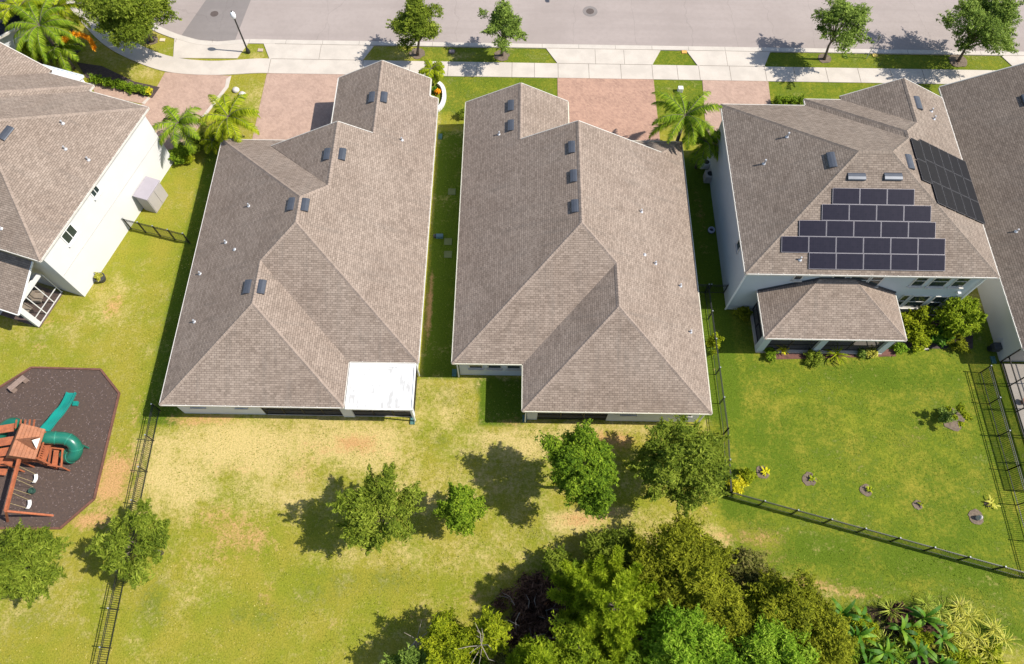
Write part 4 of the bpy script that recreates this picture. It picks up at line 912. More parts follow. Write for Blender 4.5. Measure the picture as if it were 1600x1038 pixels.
G = 'lawn trees behind the middle houses'
tree('feathery young tree straddling the black fence at the lower left', 217, 852, 60, 2.9, L_OAK, flat=.55, group=G, puffs=22, size=.23, dens=.62, elong=2.6, feather=.6, reach=1.0, seed=11)
tree('leafy tree cut by the left edge below the playset', 42, 880, 56, 3.0, L_OAK, flat=.7, group=G, puffs=34, size=.29, dens=1.15, elong=2.4, feather=.3)
tree('open spreading tree on the straw coloured lawn, left of its smaller mate', 590, 800, 62, 3.5, L_OAK, flat=.7, group=G, puffs=34, size=.25, dens=.8, feather=.5, seed=8, elong=2.2)
tree('smallest rounded tree on the lawn between the open tree and the bright tree', 718, 797, 38, 2.4, L_BRI, flat=.8, group=G, puffs=20, size=.30, dens=1.0, feather=.3)
tree('bright green dense tree just behind the third house', 908, 733, 56, 4.4, L_BRI, flat=1.0, group=G, asp=1.2, puffs=48, size=.27, dens=1.5)
tree('wide sage green tree by the fence corner behind the third house', 1062, 727, 75, 4.0, L_OAK, flat=.75, group=G, puffs=54, size=.24, dens=1.0, feather=.3)

# ---- woods at the bottom edge
G = 'trees at the edge of the woods'
wood = [(706, 1014, 46, 4.0, L_YEL, 'pale yellow green tree furthest left in the woods', 1.0),
        (764, 990, 32, 4.6, L_YEL, 'narrow yellow green tree beside the brown thicket', 1.3),
        (664, 1050, 40, 3.2, L_GRY, 'low grey green tree cut by the bottom edge at the left end of the woods', .9),
        (905, 1050, 56, 5.0, L_PINEL, 'olive tree cut by the bottom edge below the pine', .9),
        (958, 862, 40, 2.0, L_OAK, 'low dark shrubby tree at the top of the woods in the shade', .5),
        (1062, 878, 66, 4.2, L_OLI, 'broad olive tree at the top of the woods', .8),
        (1100, 925, 50, 5.0, L_OLI, 'round olive tree in the middle of the woods', .9),
        (1142, 968, 38, 5.2, L_OLI, 'darker olive tree left of the long olive canopy', .9),
        (1160, 888, 32, 2.2, L_MIX, 'low brownish green tree on the right shoulder of the woods', .7),
        (1190, 915, 34, 2.6, L_MIX, 'low brownish tree right of the darker olive tree', .7),
        (1232, 950, 52, 4.8, L_OLI, 'long olive canopy tree above the banana clump', .9),
        (1285, 1002, 54, 4.6, L_OLI, 'olive tree at the right end of the woods next to the bananas', .9),
        (1072, 1014, 66, 6.0, L_LIM, 'bright lime green tree at the bottom centre of the woods', .8),
        (1212, 1028, 56, 5.6, L_LIM, 'bright lime green tree at the bottom right of the woods', .8),
        (1000, 1044, 46, 4.6, L_BRI, 'mid green tree cut by the bottom edge beside the lime tree', .9),
        (1140, 1052, 44, 4.4, L_BRI, 'mid green tree between the two lime green trees at the bottom edge', .9),
        (900, 905, 24, 2.2, L_BRI, 'small fresh green tree at the upper left shoulder of the woods', .8),
        (925, 1000, 30, 3.0, L_BRI, 'small bright tree under the pine at its lower left', .8),
        (1015, 900, 26, 3.4, L_OLI, 'small olive tree between the pine and the broad olive tree', .8),
        (1030, 955, 28, 3.8, L_BRI, 'fresh green tree just right of the pine', .9),
        (1020, 995, 26, 3.6, L_PINEL, 'small yellow green tree left of the lime green tree', .9),
        (1110, 880, 24, 4.2, L_YEL, 'small yellow olive tree at the top right of the broad olive tree', .9),
        (1128, 925, 22, 3.8, L_MIX, 'small brownish tree in the hollow right of the round olive tree', .9),
        (1180, 950, 24, 3.4, L_YEL, 'small yellowish tree left of the long olive canopy', .9),
        (1195, 985, 24, 4.2, L_BRI, 'small fresh green tree above the right lime tree', .9),
        (1250, 985, 26, 4.4, L_YEL, 'small yellow olive tree in the right part of the woods', .9),
        (1270, 945, 22, 2.6, L_MIX, 'low brown green tree at the right tip of the woods', .8),
        (1255, 1030, 26, 4.2, L_PINEL, 'yellow green tree at the bottom beside the right lime tree', .9),
        (735, 1035, 28, 3.2, L_BRI, 'fresh green tree low at the bottom edge left of the thicket', .9),
        (790, 1030, 22, 2.4, L_MIX, 'brownish tree at the bottom edge below the thicket', .8),
        (628, 1040, 20, 1.6, L_YEL, 'tiny yellow green tree at the far left end of the woods', .8),
        (872, 884, 26, 1.4, L_OAK, 'low dark shrub at the upper left tip of the woods', .5)]
for i, (px, py, r, z, m, lb, fl) in enumerate(wood):
    tree(lb, px, py, r, z * .82, m, flat=fl, leaf=.048, name='woodland_tree', group=G, trunk=.12, puffs=int(14 + r * .5), size=.29, dens=1.2, feather=.22)

def pine(label, px, py, rpx, ztop, n_whorl=9, group=None, mat=None):
    C = P(px, py, ztop * .6); R = rpx / scale_at(C); r = np.random.default_rng(int(px)); t = thing('pine_tree', (C.x, C.y, 0), label, 'tree', group)
    mb = MB(); mb.tube([(C.x, C.y, -.1), (C.x, C.y, ztop * .5), (C.x, C.y, ztop)], [.2, .14, .04], 8)
    cs = []; 
    for k in range(n_whorl):
        z = ztop * (.32 + .66 * k / n_whorl); L = R * (1.05 - .8 * (k / n_whorl) ** 1.2); m = 7 - k // 3; a0 = r.uniform(0, 6.28)
        for j in range(m):
            an = a0 + j * 6.283 / m + r.normal() * .2; Lj = L * r.uniform(.7, 1.12); e = Vector((C.x + Lj * math.cos(an), C.y + Lj * math.sin(an), z + Lj * .28))
            s_ = Vector((C.x, C.y, z)); mid = s_.lerp(e, .55) + Vector((0, 0, -.05)); mb.tube([s_, mid, e], [.05, .035, .015], 5)
            for u in np.linspace(.38, 1.0, max(3, int(Lj / .33))):
                for s2 in (-1, 0, 1):
                    q = s_.lerp(e, u) + Vector((-math.sin(an), math.cos(an), 0)) * s2 * .34 * (1.3 - u) + Vector((0, 0, .08)); cs.append(tuple(q))
    cs.append((C.x, C.y, ztop)); cs = np.array(cs); n = len(cs) * 60; idx = np.repeat(np.arange(len(cs)), 60)
    d = r.normal(size=(n, 3)); d[:, 2] = np.abs(d[:, 2]) * .8 + .15; d /= np.linalg.norm(d, axis=1)[:, None]; c = cs[idx] + r.normal(size=(n, 3)) * .03
    sd_ = np.cross(d, r.normal(size=(n, 3))); sd_ /= np.linalg.norm(sd_, axis=1)[:, None]; L = r.uniform(.16, .30, n)[:, None]; wd = .018
    V = np.stack([c - sd_ * wd, c + sd_ * wd, c + d * L + sd_ * wd * .5, c + d * L - sd_ * wd * .5], 1).reshape(-1, 3)
    ct = r.random(len(cs)); tint = np.clip(ct[idx] * .6 + .2 + r.normal(size=n) * .1, 0, 1)
    quads_mesh('crown', mat or L_PINE, V, tint, t); mb.build('trunk', BARK, t, smooth=True)
L_PINE = leafmat('pine_needles', (0.08, 0.14, 0.006), (0.26, 0.35, 0.012), (0.50, 0.58, 0.04), .2)
pine('tall pine with whorled branches standing over the middle of the woods', 950, 955, 92, 7.6, 10, G)
pine('slender pine at the left side of the brown thicket', 835, 1042, 46, 7.0, 8, G)

# thicket of dry vines and dead branches
th = thing('dry_thicket', (P(850, 965).x, P(850, 965).y, 0), 'dark brown thicket of dry vines left of the tall pine', 'thicket')
cs = []
for px, py, r_ in ((835, 960, 42), (865, 1000, 45), (820, 1010, 30), (880, 950, 25), (850, 930, 20)):
    c = P(px, py, .5); R = r_ / 25
    a = rng.normal(size=(60, 3)) * np.array([R * .5, R * .5, .35]) + np.array(c); cs.append(a)
cs = np.concatenate(cs); cs[:, 2] = np.abs(cs[:, 2]); V, idx = leaves(cs, np.full(len(cs), .16), 15000, .06, elong=3.2)
quads_mesh('dry_leaves', L_DRY, V, rng.random(len(idx)), th)
mb = MB()
for k in range(26):
    c = P(rng.uniform(800, 900), rng.uniform(925, 1020), rng.uniform(.5, 1.5)); a = rng.uniform(0, 6.28); L = rng.uniform(.5, 1.3)
    mb.tube([c, c + Vector((math.cos(a) * L * .5, math.sin(a) * L * .5, .3)), c + Vector((math.cos(a + .3) * L, math.sin(a + .3) * L, .35))], [.03, .02, .006], 5)
mb.build('dead_branches', PALE_WOOD, th)
for i, (px, py, z, lb) in enumerate(((968, 945, 5.2, 'bleached bare branches poking out beside the tall pine'), (752, 1008, 5.0, 'pale bare snag among the yellow green trees'), (650, 1000, 2.5, 'small pale dead branch standing in the tree shade at the left of the woods'))):
    c = P(px, py, 0 if i == 2 else z); t = MB(); b0 = P(px, py, z); b0.z = 0
    top = b0 + Vector((0, 0, z)); t.tube([b0, top * .5 + b0 * .5 + Vector((.1, .1, 0)), top], [.09, .06, .03], 6)
    for k in range(12):
        a = rng.uniform(0, 6.28); L = rng.uniform(.5, 1.3); s_ = top - Vector((0, 0, rng.uniform(0, z * .25)))
        e = s_ + Vector((math.cos(a) * L, math.sin(a) * L, rng.uniform(.1, .7))); t.tube([s_, s_.lerp(e, .5) + Vector((rng.normal() * .1, rng.normal() * .1, 0)), e], [.025, .02, .008], 5)
    tag(t.build('dead_tree', PALE_WOOD), lb, 'dead tree')

# ---- palms, bananas, strap-leaved plants, shrubs
def palm(label, px, py, L, zc, base=None, mat=None, nf=15, trunk=.13, name='palm_tree', group=None, cat='palm', droop=1.0, leaf=.42, stem=True, seed=0):
    C = P(px, py, zc); b = P(*base) if base else Vector((C.x, C.y, 0)); r = np.random.default_rng(int(px * 3 + py) + seed)
    t = thing(name, (b.x, b.y, 0), label, cat, group); Vs, Ts = [], []
    sm = MB()
    for k in range(nf):
        an = k * 2.39996 + r.normal() * .15; L_ = L * 1.12; el = .95 - 1.15 * (k / nf) + r.normal() * .1; Lk = L_ * r.uniform(.85, 1.12); m = 24
        p = np.array(C); pts = []; e = el
        for i in range(m + 1):
            pts.append(p.copy()); e -= droop * (1.75 / m) * (.35 + 1.1 * i / m); stp = Lk / m
            p = p + np.array([math.cos(an) * math.cos(e), math.sin(an) * math.cos(e), math.sin(e)]) * stp
        pts = np.array(pts); side = np.array([-math.sin(an), math.cos(an), 0])
        sm.tube([tuple(q) for q in pts[::3]], [.028 * (1 - .8 * i / len(pts[::3])) for i in range(len(pts[::3]))], 4, cap=False)
        for i in range(2, m + 1):
            tg = pts[i] - pts[i - 1]; tg /= np.linalg.norm(tg)
            for s_ in (-1, 1):
                for q_ in (0, .33, .66):
                    ll = 1.15 * leaf * math.sin(min(1, (i / m)) * 2.6 + .35) * r.uniform(.8, 1.15) + .05
                    d = side * s_ * .85 + tg * .55 + np.array([0, 0, -.42 + r.normal() * .18]); d /= np.linalg.norm(d); w = tg * .026
                    o = pts[i - 1] * (1 - q_) + pts[i] * q_; mid = o + d * ll * .55; end = o + d * ll + np.array([0, 0, -.12 * ll])
                    Vs += [o - w, o + w, mid + w * .9, mid - w * .9, mid - w * .9, mid + w * .9, end + w * .2, end - w * .2]; tt = np.clip(.45 + .25 * r.normal() + .15 * (k / nf), 0, 1); Ts += [tt, tt]
    quads_mesh('fronds', mat or L_PAL, np.array(Vs), np.array(Ts), t)
    if stem:
        sm.tube([b - Vector((0, 0, .05)), b.lerp(C, .5), C], [trunk * 1.2, trunk, trunk * .85], 9)
    sm.build('trunk', BARK if stem else L_STEM, t, smooth=True)
    return t
L_STEM = simple('green_stem', (.16, .19, .05), .6)
G = 'palms beside the driveways'
palm('tall feather palm rising behind the front right corner of the third house', 1071, 181, 2.7, 4.6, nf=17, group=G)
palm('shaded lower palm between the third house and the solar panel house', 1103, 222, 2.0, 2.9, nf=13, group=G, mat=L_PAL, seed=3)
palm('yellow green palm nearest the front left corner of the second house', 357, 183, 2.3, 3.4, nf=16, group=G, mat=L_PALY)
palm('drooping green palm close to the sunlit white wall', 279, 192, 2.2, 3.2, nf=12, group=G, droop=1.15)
palm('small bushy yellow palm low beside the second house roof corner', 333, 220, 1.0, 1.2, nf=14, group=G, mat=L_PALY, trunk=.08, leaf=.3)
palm('small palm in the round bed by the second house entry', 675, 108, 1.0, 2.6, (677, 133), nf=11, group=G, mat=L_PALY, trunk=.07, leaf=.32)
palm('large green palm leaning over the front walk of the first house', 62, 40, 2.9, 4.2, nf=17, group=G, seed=1)
palm('yellow green palm at the top edge near the curved pavement', 88, 12, 2.6, 3.6, nf=15, group=G, mat=L_PALY, seed=2)
palm('yellow green palm at the top left beside the dark roof', 30, 12, 2.4, 3.8, nf=15, group=G, mat=L_PALY, seed=5)
pt = palm('palm carrying a long arched orange flower stalk beside the first house', 92, 74, 1.9, 2.2, nf=13, group=G, seed=6)
st = MB(); cz = [P(97, 64, 3.2), P(106, 57, 3.5), P(118, 53.5, 3.6), P(131, 56, 3.5), P(141, 63, 3.2), P(147, 75, 2.8)]
curve = smooth_curve([tuple(p) for p in cz], 5); st.tube(curve, .03, 5); so_ = st.build('flower_stalk', simple('orange_stalk', (.6, .22, .02), .7), pt)
cs = np.array([tuple(LOCAL[pt.name] @ Vector(c)) for c in curve]); V, idx = leaves(cs, np.full(len(cs), .08), 3000, .04, elong=2.0); quads_mesh('blossoms', L_ORA, V, rng.random(len(idx)), so_)

def shrub(label, px, py, rpx, h, mat, group=None, n=2500, leaf=.05, name='shrub', cat='shrub', asp=1.0, seed=0, elong=1.7):
    c = P(px, py, h * .5); R = rpx / scale_at(c); t = thing(name, (c.x, c.y, 0), label, cat, group)
    V, tint, pts = puff_crown((c.x, c.y, h * .45), R * .95, max(.35, h / (2 * R)), int(px + py * 3) + seed, n, leaf, 13, .34, 1.0, asp, .4, elong)
    V[:, 2] = np.maximum(V[:, 2], .02); quads_mesh('foliage', mat, V, tint, t)
    mb = MB()
    for k in range(6):
        e = Vector(pts[rng.integers(0, len(pts))]); mb.tube([(c.x + rng.normal() * .04, c.y + rng.normal() * .04, -.03), Vector((c.x, c.y, 0)).lerp(e, .5), e], [.025, .018, .006], 5)
    mb.build('stem', BARK, t); return t
def strap(label, px, py, n, L, mat, group=None, w=.035, name='strap_leaved_plant', h=.2, spike=.9, cat='plant', seed=0):
    c = P(px, py, 0.0); r = np.random.default_rng(int(px * 5 + py) + seed); Vs, Ts = [], []; t = thing(name, (c.x, c.y, 0), label, cat, group)
    for k in range(n):
        an = k * 2.4 + r.normal() * .3; e = spike + r.normal() * (.28 if w < .08 else .42); Lk = L * r.uniform(.6, 1.15); p = np.array(c) + np.array([r.normal() * .06, r.normal() * .06, h]); m = 5; tt = np.clip(r.normal() * .25 + .5, 0, 1)
        side = np.array([-math.sin(an), math.cos(an), 0]); prev = p; pw = w * .25; m = 5 if w < .1 else 9
        for i in range(m):
            q = prev + np.array([math.cos(an) * math.cos(e), math.sin(an) * math.cos(e), math.sin(e)]) * Lk / m; wn = w * math.sin(math.pi * min(.97, (i + 1.6) / (m + .8)))
            Vs += [prev - side * pw, prev + side * pw, q + side * wn, q - side * wn]; Ts.append(tt); prev = q; pw = wn; e -= 1.9 / m
    quads_mesh('leaves', mat, np.array(Vs), np.array(Ts), t)
    MB().tube([(c.x, c.y, -.05), (c.x, c.y, h + .05)], [.05, .04], 6).build('stem', L_STEM, t)
    return t
# banana clump bottom right
G = 'banana plants in the clump by the woods'
for i, (px, py, L, h, lb) in enumerate(((1303, 962, 1.4, .9, 'banana plant at the top left of the clump'), (1335, 968, 1.1, .7, 'small banana plant second from the left in the clump'), (1325, 995, 1.5, .9, 'banana plant with a long drooping pale leaf at the left of the clump'),
        (1395, 985, 1.3, .9, 'banana plant in the middle of the clump above the pale leaf'), (1432, 968, 1.5, .8, 'banana plant with one orange dying leaf'), (1370, 1018, 1.6, .9, 'large banana plant low in the middle of the clump'),
        (1420, 1022, 1.4, .9, 'dark leaved banana plant at the bottom of the clump'), (1462, 1000, 1.2, .7, 'banana plant surrounded by the yellow strap leaves'), (1345, 1040, 1.4, 1., 'banana plant cut by the bottom edge at the left'), (1455, 1038, 1.3, .9, 'banana plant cut by the bottom edge at the right'))):
    strap(lb, px, py, 10, L * .88, L_BAN, G, w=.105, name='banana_plant', h=h, spike=.95, cat='banana plant')
G = 'yellow striped plants in the clump'
k = 0
spots = [(1440, 945), (1462, 958), (1490, 950), (1505, 965), (1480, 975), (1495, 990), (1545, 985), (1560, 1000), (1520, 1000), (1535, 1018), (1500, 1015), (1475, 1025), (1385, 955), (1372, 1000), (1405, 1005), (1345, 1010), (1515, 1034), (1550, 1036)]
nm_ = ['at the top left of the yellow group', 'just right of the banana with the orange leaf', 'highest in the yellow group', 'with the brightest fan at the upper right of the clump', 'in the heart of the yellow group', 'right of the heart of the yellow group', 'furthest out on the right lawn', 'lowest of the outlying right plants',
       'between the heart and the outlying plants', 'lower right, near the bottom edge', 'below the heart of the yellow group', 'bottom centre beside the dark banana', 'brownish, near the top between the bananas', 'tucked left among the bananas', 'tucked in the middle of the bananas', 'leftmost, below the first bananas', 'cut by the bottom edge, left one', 'cut by the bottom edge, right one']
for (px, py), s_ in zip(spots, nm_): strap('yellow striped strap leaved plant ' + s_, px, py, 44, 1.0, L_STRG if px < 1480 else L_STR, G, w=.015, name='striped_plant', h=.35, spike=.8)
for i, (px, py, r, h, m) in enumerate(((1310, 1012, 26, 1.0, 'B'), (1350, 985, 24, .8, 'A'), (1385, 1030, 30, 1.1, 'B'), (1430, 1000, 22, .8, 'A'), (1450, 985, 18, .6, 'D'), (1500, 1035, 24, .7, 'A'), (1405, 962, 16, .5, 'D'), (1545, 1030, 18, .6, 'A'))):
    shrub(('fern like undergrowth at the left of the banana clump', 'undergrowth under the top left bananas', 'lush undergrowth low in the middle of the clump', 'undergrowth between the two halves of the clump', 'dry brown undergrowth in the heart of the yellow plants', 'light undergrowth near the bottom of the yellow group', 'dry brown undergrowth at the top of the clump', 'light undergrowth at the bottom right of the yellow group')[i], px, py, r, h, {'A': L_YEL, 'B': L_BRI, 'D': L_DRY}[m], 'undergrowth in the banana clump', 2600, .05, elong=3.2)
# garden plants round the solar panel house
G = 'small plants around the solar panel house'
strap('golden spiky plant by the left porch column', 1220, 548, 22, .55, L_GOLD, G, w=.05, name='garden_plant', h=.15)
shrub('low green shrub left of the golden spiky plant', 1203, 553, 9, .5, L_BRI, G, 900)
strap('fan of green fronds spilling from the middle of the porch', 1303, 558, 40, 1.05, L_YEL, G, w=.03, name='garden_plant', h=.25)
shrub('dark green shrub in the shadow beside the porch fan plant', 1272, 562, 15, .5, L_OAK, G, 1100)
shrub('orange tinged shrub by the right porch column', 1362, 551, 9, .5, L_STR, G, 900)
shrub('grey leaved shrub left of the orange tinged one', 1347, 552, 7, .4, L_GRY, G, 700)
shrub('large leafy shrub in the corner against the beige wall', 1500, 497, 42, 2.4, L_PINEL, G, 9000, .06, name='large_shrub')
shrub('yellow flowering shrub beside the right edge of the porch', 1432, 510, 26, 1.2, L_YEL, G, 3600, .06)
shrub('golden leaved shrub nearest the lawn beside the porch', 1437, 533, 17, .8, L_PALY, G, 2200)
shrub('deep green broad leaved shrub right of the flowering shrub', 1468, 525, 16, .9, L_BAN, G, 1800, .08)
shrub('rounded pale shrub at the edge of the neighbour shadow', 1497, 535, 17, .8, L_OLI, G, 2200)
shrub('bright green clump at the foot of the right porch column', 1407, 545, 9, .5, L_LIM, G, 900)
shrub('olive shrub at the rear left corner of the solar panel house', 1161, 490, 12, .7, L_OLI, G, 1400)
shrub('small bright shrub against the fence between the two houses', 1116, 536, 12, 1.2, L_YEL, G, 1400)
slab('planting_bed', [P2(1190, 545), P2(1210, 562), P2(1400, 557), P2(1396, 546)], simple('red_mulch', (.17, .075, .055), .95, var=.4, fine=25), .03)
slab('planting_bed', [P2(1392, 492), P2(1520, 492), P2(1520, 545), P2(1480, 545), P2(1402, 545), P2(1395, 540)], MULCH, .02)
slab('bed_edging', [P2(1408, 491.5), P2(1478, 492.5), P2(1478, 494.5), P2(1408, 493.5)], CONC, .1); slab('bed_edging', [P2(1428, 545), P2(1450, 545.5), P2(1450, 547.5), P2(1428, 547)], CONC, .1)
G = 'small plants in mulch rings on the green lawn'
for px, py, r, m, n, L, lb in ((1193, 738, .42, L_GOLD, 20, .42, 'gold plant in the mulch ring nearest the fence corner'), (1266, 749, .42, L_PALY, 14, .35, 'low yellow green plant in the second mulch ring from the left'), (1355, 766, .36, L_PALY, 12, .3, 'small yellow green plant in the third mulch ring'),
                               (1436, 789, .3, L_OLI, 10, .28, 'sparse plant in the fourth, greyest ring'), (1545, 787, .2, L_STR, 18, .5, 'wispy yellow plant close to the right fence')):
    mulch_ring(px - 2, py, r, ''); strap(lb, px + 2, py, n, L, m, G, w=.045, name='garden_plant', h=.1)
shrub('yellow shrub inside the fence corner under the sage green tree', 1168, 745, 12, .9, L_YEL, G, 1100); shrub('gold shrub right against the fence corner post', 1150, 758, 13, .9, L_GOLD, G, 1100)
mulch_ring(1488, 655, .75, ''); mulch_ring(1525, 808, .45, '')
tree('thin young tree with a tiny crown on the right lawn', 1496, 648, 17, 1.3, L_YEL, (1488, 655), leaf=.05, name='sapling', puffs=8, size=.25, dens=.5, trunk=.04)
sh_ = shrub('round tuft plant in the light mulch ring by the young tree', 1478, 650, 14, .5, L_GRY, G, 800)
c = P(1527, 810); t = thing('garden_rock', (c.x, c.y, 0), 'pale upright stone in the mulch ring near the rear fence', 'rock'); MB().lathe((c.x, c.y, 0), [(.13, 0), (.16, .15), (.12, .38), (.05, .5), (0, .52)], 9).build('stone', STONE, t, smooth=True)
# hedges and shrubs by the first house
for i in range(9):
    px = 150 + i * 9.6; py = 124 + i * 2.3
    shrub(('green hedge shrub %s in the mulch bed by the first house') % ('at the left end', 'next to the left end', 'third from the left end', 'left of the hedge middle', 'in the hedge middle', 'right of the hedge middle', 'third from the yellow ball', 'second from the yellow ball', 'touching the yellow ball')[i], px, py, 7.5, .7, L_BRI, 'hedge shrubs by the first house', 900, .04, name='hedge_shrub', cat='hedge')
shrub('yellow ball shrub at the right end of the hedge', 232, 143, 6, .55, L_GOLD, None, 800, .035, name='hedge_shrub', cat='hedge')
for i in range(4): shrub('clipped green hedge shrub %s beside the front of the solar panel house' % ('furthest left', 'second from the left', 'second from the right', 'furthest right')[i], 1216 + i * 11.5, 158, 6.5, .8, L_BRI, 'hedge shrubs by the solar panel house', 900, .04, name='hedge_shrub', cat='hedge')
G = 'shrubs between the first two houses'
shrub('dark shrub under the drooping palm by the white wall', 283, 240, 17, 1.2, L_BRI, G, 2500, .06); shrub('shaded shrub between the two driveway palms', 312, 222, 18, 1.3, L_OAK, G, 2500, .06); shrub('bright grassy shrub at the foot of the white wall', 292, 248, 10, .6, L_YEL, G, 900)
shrub('dark round shrub against the left wall of the third house', 723, 178, 8, .8, L_OAK, None, 900, .04)
for px, py, r, z, m, lb in ((20, 70, 20, 1.2, L_YEL, 'yellow green shrub beneath the dark neighbouring roof'), (55, 88, 26, 1.4, L_YEL, 'bright shrub along the first house roof edge at the top left'), (84, 64, 18, .9, L_OAK, 'dark shrub behind the orange flower stalk')): shrub(lb, px, py, r, z, m, 'shrubs at the top left corner', 3200, .07)
slab('mulch_bed', [P2(95, 60), P2(128, 62), P2(128, 78), P2(110, 92), P2(60, 100), P2(20, 60), P2(40, 20), P2(70, 10)], MULCH, .03)
# round entry bed of the second house
c = P(683, 150); rb = thing('curved_bed_wall', (c.x, c.y, 0), 'white curved kerb around the entry bed of the second house', 'bed edging')
mb = MB(); prev = None
for k in range(15):
    a = math.radians(-80 + k * 11); q = Vector((c.x - .15 + .75 * math.cos(a), c.y - .2 + 1.45 * math.sin(a), .13))
    if prev: mb.bar(prev, q, .3, .26)
    prev = q
mb.build('kerb', simple('white_kerb', (.72, .70, .68), .7), rb)
for px, py, m, lb in ((679, 140, L_BAN, 'small green plant in the round entry bed'), (684, 143, L_ORA, 'red flowering plant in the round entry bed')): shrub(lb, px, py, 4, .5, m, 'plants in the round entry bed', 350, .04)
# boulders near the driveway palms
for px, py, lb in ((369, 142, 'pale rock nearer the street on the strip by the first driveway'), (379, 149, 'pale rock nearer the palm on the strip by the first driveway')):
    c = P(px, py); tag(MB().lathe((c.x, c.y, 0), [(.26, 0), (.3, .1), (.2, .24), (0, .28)], 9).build('rock', STONE, smooth=True), lb, 'rock', 'rocks by the first driveway')

# ------------------------------------------------------------------ fences
POSTCAP = simple('glint_post_cap', (.30, .32, .34), .35)  # pale grey stands in for sun glint on the black post tops
def fence(label, pts, hgt=1.2, gap=.115, spacing=1.95, name='metal_fence', group='black metal fences', caps_=True):
    t = thing(name, (pts[0][0], pts[0][1], 0), label, 'fence', group)
    for a, b_ in zip(pts[:-1], pts[1:]):
        a = Vector((a[0], a[1], 0)); b_ = Vector((b_[0], b_[1], 0)); L = (b_ - a).length; n = max(1, round(L / spacing)); d = (b_ - a) / L
        for k in range(n):
            s_ = a + d * (L * k / n); e = a + d * (L * (k + 1) / n); m = MB()
            for z in (hgt - .04, hgt - .2, .12): m.bar((s_.x, s_.y, z), (e.x, e.y, z), .03, .035)
            q = int((L / n) / gap)
            for j in range(1, q): p = s_ + (e - s_) * (j / q); m.bar((p.x, p.y, .05), (p.x, p.y, hgt - .05), .018, .018)
            m.build('panel', BLACK, t)
        for k in range(n + 1):
            p = a + d * (L * k / n); m = MB(); m.box((p.x, p.y, hgt / 2 + .02), (.065, .065, hgt + .06)); o_ = m.build('post', BLACK, t); m = MB(); m.box((p.x, p.y, hgt + .065), (.075, .075, .03)); m.build('post_cap', POSTCAP, o_, T=LOCAL[t.name])
    return t
f0, f1 = P(249, 642), P(155, 1075)
fence('long black picket fence from the second house corner to the bottom edge', [(f0.x + .05, f0.y), (f1.x + .2, f1.y)], 1.2)
a = P(1109, 600); cx_ = a.x + .2; cr = P(1135, 776)
fence('black picket fence between the third house and the green lawn', [(cx_ + .15, 24.2), (cx_ + .3, 14), (cr.x, cr.y)], 1.2)
fe = P(1605, 905)
fence('black picket fence slanting across the back of the green lawn', [(cr.x, cr.y), (fe.x, fe.y)], 1.2)
r0, r1 = P(1531, 583), P(1573.4, 735.3); r2 = r1 + (r1 - r0) * 1.15
fence('black picket fence along the right side of the green lawn', [(r0.x, r0.y), (r1.x, r1.y), (r2.x, fe.y)], 1.2)
g = H1T @ Vector((.12, 5.97, 0)); e = P(297, 381)
fence('short black gate fence between the sunlit white wall and the second house', [(g.x, g.y), (e.x, e.y)], 1.3, spacing=1.15)
fence('short dark gate in the shade between the third house and the solar panel house', [(12.5, 24.2), (14.75, 24.2)], 1.2, spacing=1.1)

# ------------------------------------------------------------------ street furniture
def street_lamp():
    b = P(388.3, 82.5); t = thing('street_lamp', (b.x, b.y, 0), 'black street lamp post with a pale acorn globe at the kerb', 'street lamp')
    MB().lathe((b.x, b.y, 0), [(.17, 0), (.16, .25), (.09, .45), (.07, .5), (.055, 3.3), (.09, 3.35), (.09, 3.42), (0, 3.42)], 14).build('post', BLACK, t, smooth=False)
    MB().lathe((b.x, b.y, 3.42), [(.09, 0), (.17, .12), (.21, .32), (.18, .5), (.10, .62), (0, .66)], 16).build('globe', simple('frosted_globe', (.72, .74, .76), .15), t, smooth=True)
    MB().lathe((b.x, b.y, 4.06), [(.05, 0), (.03, .1), (0, .14)], 8).build('finial', BLACK, t)
street_lamp()
b = P(1353.7, 91.5); t = thing('sign_post', (b.x, b.y, 0), 'thin grey sign post seen edge on between the two right street trees', 'sign')
MB().bar((b.x, b.y, 0), (b.x, b.y, 2.4), .05, .05).build('post', PIPE, t); MB().box((b.x + .03, b.y, 2.2), (.02, .4, .45)).build('sign_plate', simple('grey_sign_back', (.25, .25, .25), .5), t)
for px, py, lb, c in ((1367, 87, 'small yellow utility cover in the grass right of the sign post', (.6, .45, .1)), (1069, 82, 'orange utility cover in the small grass island', (.6, .33, .08)), (706, 81, 'pale utility cover between the two left street trees', (.4, .3, .26)), (407, 79, 'pale utility cover beside the street lamp', (.45, .35, .28)), (254, 63, 'pale utility cover in the grass under the oak', (.6, .5, .35))):
    c_ = P(px, py); t = thing('utility_cover', (c_.x, c_.y, 0), lb, 'utility cover', 'utility covers in the verge'); MB().box((c_.x, c_.y, .03), (.42, .32, .07)).build('lid', simple('cover_' + str(px), c, .8), t, bevel=.01)
c_ = P(1062, 143); t = thing('utility_box', (c_.x, c_.y, 0), 'small white utility box on the grass strip beside the palm', 'utility box'); MB().box((c_.x, c_.y, .22), (.4, .35, .44)).build('body', WHITE, t, bevel=.03)
# storage shed against the first house
M = H1T @ Matrix.Translation((.68, 8.6, 0)); c_ = M @ Vector((0, 0, 0)); t = thing('storage_shed', tuple(c_), 'lilac grey resin storage shed against the sunlit white wall', 'shed', rz=-H1A)
MB().box((0, 0, .82), (.98, 1.7, 1.64)).build('body', SHEDW, t, T=M, bevel=.02)
m = MB(); m.box((0, 0, 1.70), (1.14, 1.84, .12)); m.build('lid', SHEDM, t, T=M, bevel=.03)
for s_ in (-1, 1): MB().box((.5, s_ * .41, .82), (.04, .76, 1.45)).build('door', SHEDM2 if 'SHEDM2' in globals() else SHEDW, t, T=M)
